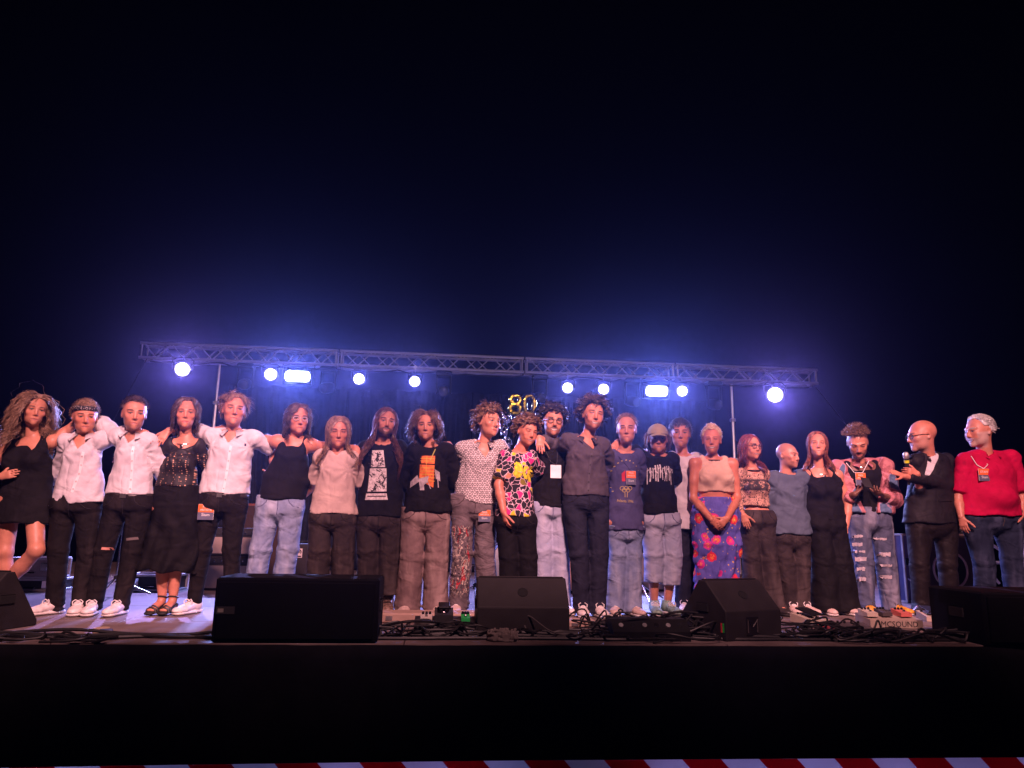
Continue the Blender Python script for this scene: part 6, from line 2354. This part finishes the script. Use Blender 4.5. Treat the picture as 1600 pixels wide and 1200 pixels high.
if 2 in CT: placket(CT[2], [(131, 706), (124, 740), (114, 770)], 4.0, PLACK, BTN, 5)
if 3 in CT: placket(CT[3], [(208, 697), (206, 735), (204, 771)], 4.0, PLACK, BTN, 5)
if 5 in CT:
    placket(CT[5], [(361, 697), (355, 735), (349, 770)], 4.0, PLACK, BTN, 5)
    decal(CT[5], 'chest_emblem', stroke([(381, 692), (381, 696)], 2.4), M_plain('navy_thread', (.04, .04, .10), .7), 'shirt')
if 13 in CT: placket(CT[13], [(924, 706), (920, 740), (918, 773)], 3.2, M_plain('grey_placket', (.07, .06, .078), .7), DBTN, 5)


def card(i, px, py, w, h, lines, garment='shirt', lan=None, lower=True, lmat=None):
    if i not in CT:
        return
    ctx = CT[i]
    c = surf(ctx, px, py, garment, .012)
    L = None
    if lan:
        L = [[surf(ctx, x, y, garment, .008) for x, y in path] + [c + np.array((0, -.002, h / 2))] for path in lan]
    badge(ctx['root'], ctx['O'], c, w, h, lines, lower, None, L, lmat)


LNS = lambda a, b: [(a, .032, .024), (b, .010, .022), ('Live', -.022, .026), ('2024', -.043, .016)]
card(5, 321, 800, .125, .125, [('PASS', .042, .026), ('ARTISTA', .016, .024), ('Sium', -.022, .034)], 'trousers')
card(10, 757, 806, .10, .10, [('PASS', .030, .022), ('ARTISTA', .010, .019), ('Sium', -.020, .026)], 'trousers')
card(14, 985, 747, .085, .12, [('PASS', .042, .020), ('ARTISTA', .018, .017), ('Sium', -.025, .026)], 'shirt', [[(968, 712), (978, 725)], [(990, 711), (986, 725)]], True, M_plain('blue_ribbon', (.05, .05, .14), .7))
card(21, 1344, 749, .10, .12, [('PASS', .036, .022), ('ARTISTA', .012, .018)], 'shirt', [[(1330, 722), (1338, 738)], [(1357, 720), (1350, 738)]])
card(23, 1537, 742, .115, .115, [('STAFF', .026, .030), ('Sium', -.022, .034)], 'shirt', [[(1522, 712), (1530, 726)], [(1549, 708), (1543, 726)]])
card(12, 868, 737, .095, .115, [], 'shirt', [[(852, 702), (860, 722)], [(872, 700), (870, 722)]], False, M_plain('dark_ribbon', (.03, .03, .035), .7))

# seams, pockets and fly on the trousers
def seams(i, mat):
    if i not in CT or 'trousers' not in CT[i]['g']:
        return
    ctx = CT[i]
    o, V, Q = ctx['g']['trousers']
    zt = V[:, 2].max()
    cx = ctx['hipc'][0]
    band = V[(V[:, 2] > zt - .12)]
    hw = (band[:, 0].max() - band[:, 0].min()) / 2
    cx = (band[:, 0].max() + band[:, 0].min()) / 2

    def line(pts, nm):
        q = project(ctx, [np.array((cx + x, 0, zt + z)) for x, z in pts], 'trousers', .001)
        MB().tube(q, .0035, 4).obj(nm, mat, o)
    line([(.0, -.01), (.004, -.06), (.006, -.11), (.0, -.16)], 'fly_seam')
    for q_ in (-1, 1):
        line([(q_ * hw * .38, -.02), (q_ * hw * .46, -.06), (q_ * hw * .62, -.09), (q_ * hw * .82, -.10)], 'pocket_seam')
        kx, kz = ctx['kn'][0 if q_ < 0 else 1][0] - cx, ctx['kn'][0 if q_ < 0 else 1][2] - zt


SEAMD = M_plain('dark_thread', (.012, .010, .012), .9)
SEAMB = M_plain('blue_thread', (.10, .12, .22), .9)
for i in (2, 3, 5, 7, 8, 13, 18, 19, 11):
    seams(i, SEAMD)
for i in (6, 12, 14, 15, 21):
    seams(i, SEAMB)
for i in (9, 10, 23):
    seams(i, M_plain('brown_thread', (.06, .042, .04), .9))

# prints
PW = M_plain('white_ink', (.62, .58, .58), .8, var=.3, sc=60)
PO = M_plain('orange_ink', (.72, .17, .04), .8, var=.3, sc=40)
PY = M_plain('yellow_ink', (.68, .58, .03), .8, var=.3, sc=40)
PG = M_plain('grey_ink', (.42, .38, .40), .8, var=.3, sc=40)
PDK = M_plain('dark_ink', (.03, .025, .03), .8)
PGD = M_plain('gold_ink', (.45, .36, .14), .8)
PRD = M_plain('red_ink', (.55, .03, .05), .8)
if 8 in CT:
    c8 = CT[8]
    decal(c8, 'tower_print', [[(581, 703), (599, 703), (602, 730), (580, 730)], [(578, 732), (604, 732), (604, 768), (574, 768)], [(572, 771), (604, 771), (606, 781), (570, 781)]], PW)
    r8 = random.Random(4)
    st = []
    for k in range(42):
        x, y = r8.uniform(577, 601), r8.uniform(706, 767)
        st += stroke([(x, y), (x + r8.uniform(-4, 4), y + r8.uniform(-6, 6)), (x + r8.uniform(-5, 5), y + r8.uniform(-6, 6))], r8.uniform(.9, 1.7))
    st += stroke([(574, 775.5), (603, 775.5)], 1.5) + stroke([(590, 708), (590, 722)], 3.0)
    decal(c8, 'tower_print_line', st, PDK, off=.0045)
if 9 in CT:
    c9 = CT[9]
    decal(c9, 'stack_print', [[(659, 712), (680, 712), (679, 725), (658, 724)], [(656, 726), (679, 727), (679, 760), (664, 757), (654, 745)]][:1] + [[(656, 726), (679, 727), (677, 762), (655, 750)]], PO)
    decal(c9, 'stack_print_line', sum([stroke([(657, y), (679, y + 1)], 1.0) for y in (716, 720, 731, 736, 741, 746, 751)], []) + stroke([(667, 713), (665, 752)], .8), M_plain('yellow_line', (.75, .42, .06), .8), off=.0045)
    decal(c9, 'figure_print', [[(641, 752), (652, 742), (656, 752), (640, 762)], [(654, 748), (670, 744), (668, 754), (656, 762)], [(679, 733), (687, 738), (688, 752), (681, 748)], [(657, 752), (662, 752), (663, 766), (656, 766)]] + stroke([(684, 748), (685, 762)], 1.4) + stroke([(668, 752), (673, 764)], 1.2), PG, off=.005)
    # chain and cord round the neck
    nb = c9['nb']
    ring = [nb + np.array((.075 * math.sin(a), -.078 * math.cos(a), -.018 - .022 * math.cos(a))) - c9['O'] for a in np.linspace(-2.0, 2.0, 17)]
    MB().tube(ring, .007, 6).obj('necklace', M_plain('silver_chain', (.6, .55, .5), .25, .9), c9['root'], True)
    MB().tube([surf(c9, 682, 694) - c9['O'], surf(c9, 680, 702) - c9['O'], surf(c9, 672, 720, None, .008) - c9['O']], .005, 5).obj('cord', M_plain('green_cord', (.45, .42, .08), .6), c9['root'])
if 11 in CT:
    c11 = CT[11]
    st = []
    for ox, gl in ((806, [(0, 0), (0, 22), (7, 20), (9, 10), (6, 2), (0, 0)]), (818, [(4, 3), (0, 12), (4, 22), (9, 14), (8, 5), (4, 3)]), (828, [(0, 24), (1, 5), (6, 7), (6, 14), (1, 15)])):
        st += stroke([(ox + x, 723 + y + (ox - 806) * .25) for x, y in gl], 4.6)
    decal(c11, 'splash_lettering', st, PY, off=.004)
if 14 in CT:
    c14 = CT[14]
    st = []
    for cx, cy in ((972, 763), (978, 763), (984, 763), (975, 766), (981, 766)):
        st += stroke([(cx + 3.0 * math.cos(a), cy + 3.0 * math.sin(a)) for a in np.linspace(0, 6.283, 11)], .9)
    st += stroke([(976, 769), (976.5, 777)], 1.0) + stroke([(980, 769), (979.5, 777)], 1.0)
    decal(c14, 'rings_print', st, PGD)
    decal(c14, 'flame_print', [[(971, 740), (976, 735), (977, 752), (972, 752)]], PRD)
    me = text_mesh('Atlanta 1996', .045, 0)
    V = np.array([v.co[:] for v in me.vertices])
    a, b = at(965, 783, c14['Y'] - .12), at(990, 785, c14['Y'] - .12)
    ex = (b - a) / (np.ptp(V[:, 0]))
    ctr = at(977, 783, c14['Y'] - .12)
    P_ = [ctr + ex * v[0] + np.array((0, 0, 1)) * v[1] * .8 for v in V]
    pv = project(c14, P_, 'shirt', .004)
    m2 = bpy.data.meshes.new('lettering')
    m2.from_pydata([tuple(v) for v in pv], [], [tuple(p.vertices) for p in me.polygons])
    m2.materials.append(PGD)
    link('lettering', m2, c14['g']['shirt'][0])
    st = []
    for a in np.linspace(-2.6, -.55, 9):
        x, y = 979 + 24 * math.cos(a), 752 + 33 * math.sin(a)
        st += stroke([(x - 1.2, y), (x + 1.2, y - .6)], 1.4)
    for a in (2.5, 2.75, 3.0):
        x, y = 979 + 24 * math.cos(a), 752 + 26 * math.sin(a)
        st += stroke([(x - 1, y), (x + 1, y - .8)], 1.6)
    decal(c14, 'arc_lettering', st, PGD)
if 15 in CT:
    c15 = CT[15]
    r15 = random.Random(9)
    st = []
    for k in range(11):
        x = 1014 + k * 3.5
        y0 = 729 + abs(k - 5) * .6
        st += stroke([(x, y0 + r15.uniform(-4, 2)), (x + r15.uniform(-1, 1), y0 + 11), (x + r15.uniform(-.6, .6), y0 + r15.uniform(15, 26))], r15.uniform(1.1, 2.2))
        if k % 2:
            st += stroke([(x, y0 + r15.uniform(4, 10)), (x + 3.5, y0 + r15.uniform(4, 12))], 1.5)
        else:
            st += stroke([(x, y0 + 3), (x + 3, y0 + 1), (x + 3, y0 + 7)], 1.3)
    decal(c15, 'white_lettering', st, PW)
    decal(c15, 'bag_strap', stroke([(1003, 703), (1000, 716), (999, 735)], 3.6), M_plain('cream_strap', (.62, .54, .45), .8), 'shirt', .008, c15['root'])
    # khaki cap
    KH = M_cloth('khaki_twill', (.40, .33, .17), (.31, .25, .13), .3, .85)
    s = SDF((-.13, -.22, -.02), (.13, .15, .17), .006)
    s.ell((0, .020, .036), (.090, .110, .096), k=0)
    s.cut(lambda X, Y_, Z: .030 - Z - .10 * Y_)
    V, Q = s.mesh()
    f = lambda V: (V * c15['sc']) @ c15['Rm'].T + c15['hc'] - c15['O']
    cap_o = link('cap', new_mesh('cap', f(V), Q, [KH]), c15['root'])
    s = SDF((-.12, -.24, -.06), (.12, .0, .12), .006)
    s.cap((-.030, -.085, .036), (.030, -.085, .036), (.088, .007), (.088, .007), k=0, side=(0, 1, 0), end=5.5)
    s.wob(lambda X, Y_, Z: 0 * Z)
    V, Q = s.mesh()
    V[:, 2] -= V[:, 0] ** 2 * 3.2 + (V[:, 1] + .09) * -.14
    link('brim', new_mesh('brim', f(V), Q, [KH]), cap_o)
    MB().lathe([(.007, 0), (.005, .005)], 8, None, tuple(f(np.array([(0, .02, .130)]))[0])).obj('cap_button', KH, cap_o)
if 17 in CT:
    c17 = CT[17]
    s = SDF((-.07, -.0, .04), (.07, .15, .18), .006)
    s.ell((0, .075, .115), (.042, .04, .036), k=0)
    s.wob(folds(3, .010, 90.0))
    V, Q = s.mesh()
    link('hair_bun', new_mesh('hair_bun', (V * c17['sc']) @ c17['Rm'].T + c17['hc'] - c17['O'], Q, [H_BLOND]), c17['root'])
if 2 in CT:
    # headband
    c2 = CT[2]
    t = NT('paisley_band')
    hbm = t.done(t.mix(t.step(t.voro(t.co(), 90.0), .25, .4), (.45, .42, .42), (.015, .013, .016)), .8)
    V, Q = [], []
    n = 36
    for k in range(n):
        a = 2 * math.pi * k / n
        for dz, ro in ((-.016, .0), (.018, -.004)):
            V.append((.089 * math.cos(a) * (1 + ro), .022 + .110 * math.sin(a) * (1 + ro), .052 + dz + .022 * math.cos(a) * 0 - .012 * math.sin(a)))
    Q = [(2 * k, 2 * ((k + 1) % n), 2 * ((k + 1) % n) + 1, 2 * k + 1) for k in range(n)]
    V = (np.array(V) * c2['sc']) @ c2['Rm'].T + c2['hc'] - c2['O']
    o = link('headband', new_mesh('headband', V, np.array(Q), [hbm]), c2['root'])
    o.modifiers.new('t', 'SOLIDIFY').thickness = .004
def neck_chain(i, drop, mat, r=.0035, pend=None):
    if i not in CT:
        return
    c = CT[i]
    nb = c['nb']
    ring = [nb + np.array((.066 * math.sin(a), -.070 * math.cos(a) - .012, .0 - drop * math.cos(a / 1.15))) - c['O'] for a in np.linspace(-1.9, 1.9, 15)]
    o = MB().tube(ring, r, 5).obj('necklace', mat, c['root'], True)
    if pend:
        MB().lathe([(.012, 0), (.014, .004), (.006, .008)], 10, aim_matrix((0, -1, 0)), tuple(ring[7] + np.array((0, -.006, -.016)))).obj('pendant', pend, o)


SILC = M_plain('silver_jewel', (.7, .66, .62), .2, 1.0)
neck_chain(4, .03, SILC, .0035, SILC)
neck_chain(17, .005, DSO, .0055)
neck_chain(20, .03, SILC, .0025, SILC)
neck_chain(21, .03, SILC, .004)
neck_chain(18, .0, DSO, .006)
if 21 in CT:
    r21 = random.Random(12)
    RIPC = M_cloth('frayed_threads', (.46, .42, .44), (.34, .31, .34), .9, .9)
    for cx, cy, w_, h_ in ((1342, 838, 15, 4), (1340, 851, 18, 5), (1344, 862, 17, 3.5), (1345, 874, 19, 6), (1346, 889, 15, 5), (1349, 905, 13, 6), (1380, 842, 13, 3), (1384, 866, 16, 6), (1387, 884, 14, 4), (1389, 902, 12, 5)):
        pl = []
        for k in range(5):
            x0, x1 = cx - w_ / 2 + w_ * k / 5, cx - w_ / 2 + w_ * (k + 1) / 5
            pl.append([(x0, cy - h_ / 2 + r21.uniform(-1, 1)), (x1, cy - h_ / 2 + r21.uniform(-1, 1)), (x1, cy + h_ / 2 + r21.uniform(-1, 1)), (x0, cy + h_ / 2 + r21.uniform(-1, 1))])
        decal(CT[21], 'rip', pl, RIPC, 'trousers', .004)
if 3 in CT:
    decal(CT[3], 'rip', [[(157, 855), (172, 856), (173, 860), (156, 859)]], M_plain('bare_knee', (.45, .2, .15), .5), 'trousers', .004)
    decal(CT[3], 'rip', [[(194, 841), (212, 839), (213, 843), (195, 845)]], M_plain('grey_fray', (.12, .1, .1), .9), 'trousers', .004)
if 22 in CT:
    # microphone
    c = CT[22]
    j, el, wr, tip, a = c['arms'][0]
    pc = wr + nrm(tip - wr) * .082 + np.array((0, .026, .004))
    b = pc + np.array((.010, .012, -.075))
    h = pc + np.array((-.012, -.015, .135))
    t = thing('microphone', 'black handheld microphone with silver ball grille and yellow ring held by the suited man', 'microphone', tuple(b))
    d = nrm(h - b)
    Mx = aim_matrix(d)
    L = np.linalg.norm(h - b)
    MB().lathe([(.011, -.05), (.013, -.045), (.017, L * .6), (.021, L - .02)], 16, Mx).obj('handle', BLACKP, t, True)
    MB().lathe([(.0222, L * .72), (.0222, L * .84)], 16, Mx).obj('colour_ring', M_plain('yellow_ring', (.65, .68, .02), .5), t, True)
    MB().lathe([(.021, L - .02), (.027, L - .005), (.029, L + .012), (.025, L + .030), (.014, L + .042), (.003, L + .045)], 16, Mx).obj('ball_grille', M_plain('mesh_silver', (.5, .48, .48), .35, .8, bump=.8, bsc=300.0), t, True)
    if True:
        LAP = M_cloth('lapel_cloth', (.030, .026, .030), (.024, .021, .025), .2, .5)
        decal(c, 'lapel', [[(1450, 706), (1460, 712), (1441, 744), (1426, 752)]], LAP, 'jacket', .008)
        decal(c, 'lapel', [[(1423, 712), (1428, 710), (1426, 750), (1420, 742)]], LAP, 'jacket', .008)
        decal(c, 'pocket_flap', [[(1462, 776), (1487, 776), (1487, 783), (1463, 784)]], SUIT, 'jacket', .008)
if 21 in CT:
    c = CT[21]
    pc = at(1354, 754, c['Y'] - .30)
    t = thing('mobile_phone', 'dark mobile phone held by the man in the pink jacket', 'phone', tuple(pc))
    Mx = np.array(Matrix.Rotation(-.9, 3, 'X') @ Matrix.Rotation(.25, 3, 'Y'))
    MB().box((0, 0, 0), (.076, .009, .155), Mx, .003).obj('case', DSO, t)
    MB().box(Mx @ np.array((0, .0055, 0)), (.068, .002, .146), Mx).obj('screen', M_plain('dark_glass', (.02, .02, .025), .1), t)
    MB().box(Mx @ np.array((-.022, -.006, .055)), (.022, .003, .034), Mx, .001).obj('camera_bump', BLACKP, t)

# ------------------------------------------------------------------ barrier tape near the camera
def M_tape():
    t = NT('striped_tape')
    o = t.xyz(t.co())
    u = t.add(t.mul(o[0], 1 / .168), t.mul(o[2], 1 / .168 * .95))
    fr = t.f('FRACT', u)
    col = t.mix(t.step(fr, .495, .505), (.75, .72, .74), (.55, .02, .06))
    t.put(t.b.inputs['Base Color'], col)
    t.put(t.b.inputs['Roughness'], .35)
    tr = t.n('ShaderNodeBsdfTranslucent', {'Color': col})
    mx = t.n('ShaderNodeMixShader', {0: .8, 1: t.b.outputs[0], 2: tr})
    t.t.links.new(mx, t.t.nodes['Material Output'].inputs['Surface'])
    return t.m


YT = -3.1
pL, pM, pR = at(0, 1200, YT), at(800, 1188, YT), at(1600, 1183, YT)
pL[2] -= .0
top = []
for t_ in np.linspace(-.25, 1.25, 40):
    top.append(at(1600 * t_, 1200.5 - 12 * min(1, max(0, t_) * 2) ** .8 - 5 * max(0, t_ - .5) * 2, YT))
V = [tuple(p) for p in top] + [(p[0], p[1] + .004 * math.sin(k * .9), p[2] - .075) for k, p in enumerate(top)]
n = len(top)
tp = link('barrier_tape', new_mesh('barrier_tape', V, np.array([(k, n + k, n + k + 1, k + 1) for k in range(n - 1)]), [M_tape()]))
tp.modifiers.new('t', 'SOLIDIFY').thickness = .0006
tag(tp, 'red and white striped barrier tape stretched across the foreground', 'barrier tape')
for k, (q, lb) in enumerate(((top[0], 'left steel post carrying the barrier tape'), (top[-1], 'right steel post carrying the barrier tape'))):
    t = thing('barrier_post', lb, 'post', (q[0], q[1] + .03, GZ), 0, 'posts carrying the barrier tape')
    bar('pole', (0, 0, 0), (0, 0, q[2] - GZ + .05), .02, t, me=rodc)
    MB().lathe([(.16, 0), (.16, .015), (.05, .04), (.022, .05)], 18).obj('base', CABD, t, True)

# ------------------------------------------------------------------ blue haze added to stand in for lens bloom round the lamps
hz = MB().box((0.9, 2.0, 2.6), (34, 22, 9.8)).obj('haze')
hz['kind'] = 'stuff'
hm = bpy.data.materials.new('bloom_haze')
hm.use_nodes = True
nt = hm.node_tree
nt.nodes.clear()
pv = nt.nodes.new('ShaderNodeVolumePrincipled')
pv.inputs['Color'].default_value = (.45, .50, 1.0, 1)
pv.inputs['Density'].default_value = .0012
pv.inputs['Anisotropy'].default_value = .91
oo = nt.nodes.new('ShaderNodeOutputMaterial')
nt.links.new(pv.outputs[0], oo.inputs['Volume'])
hz.data.materials.append(hm)
hm.cycles.volume_sampling = 'EQUIANGULAR'
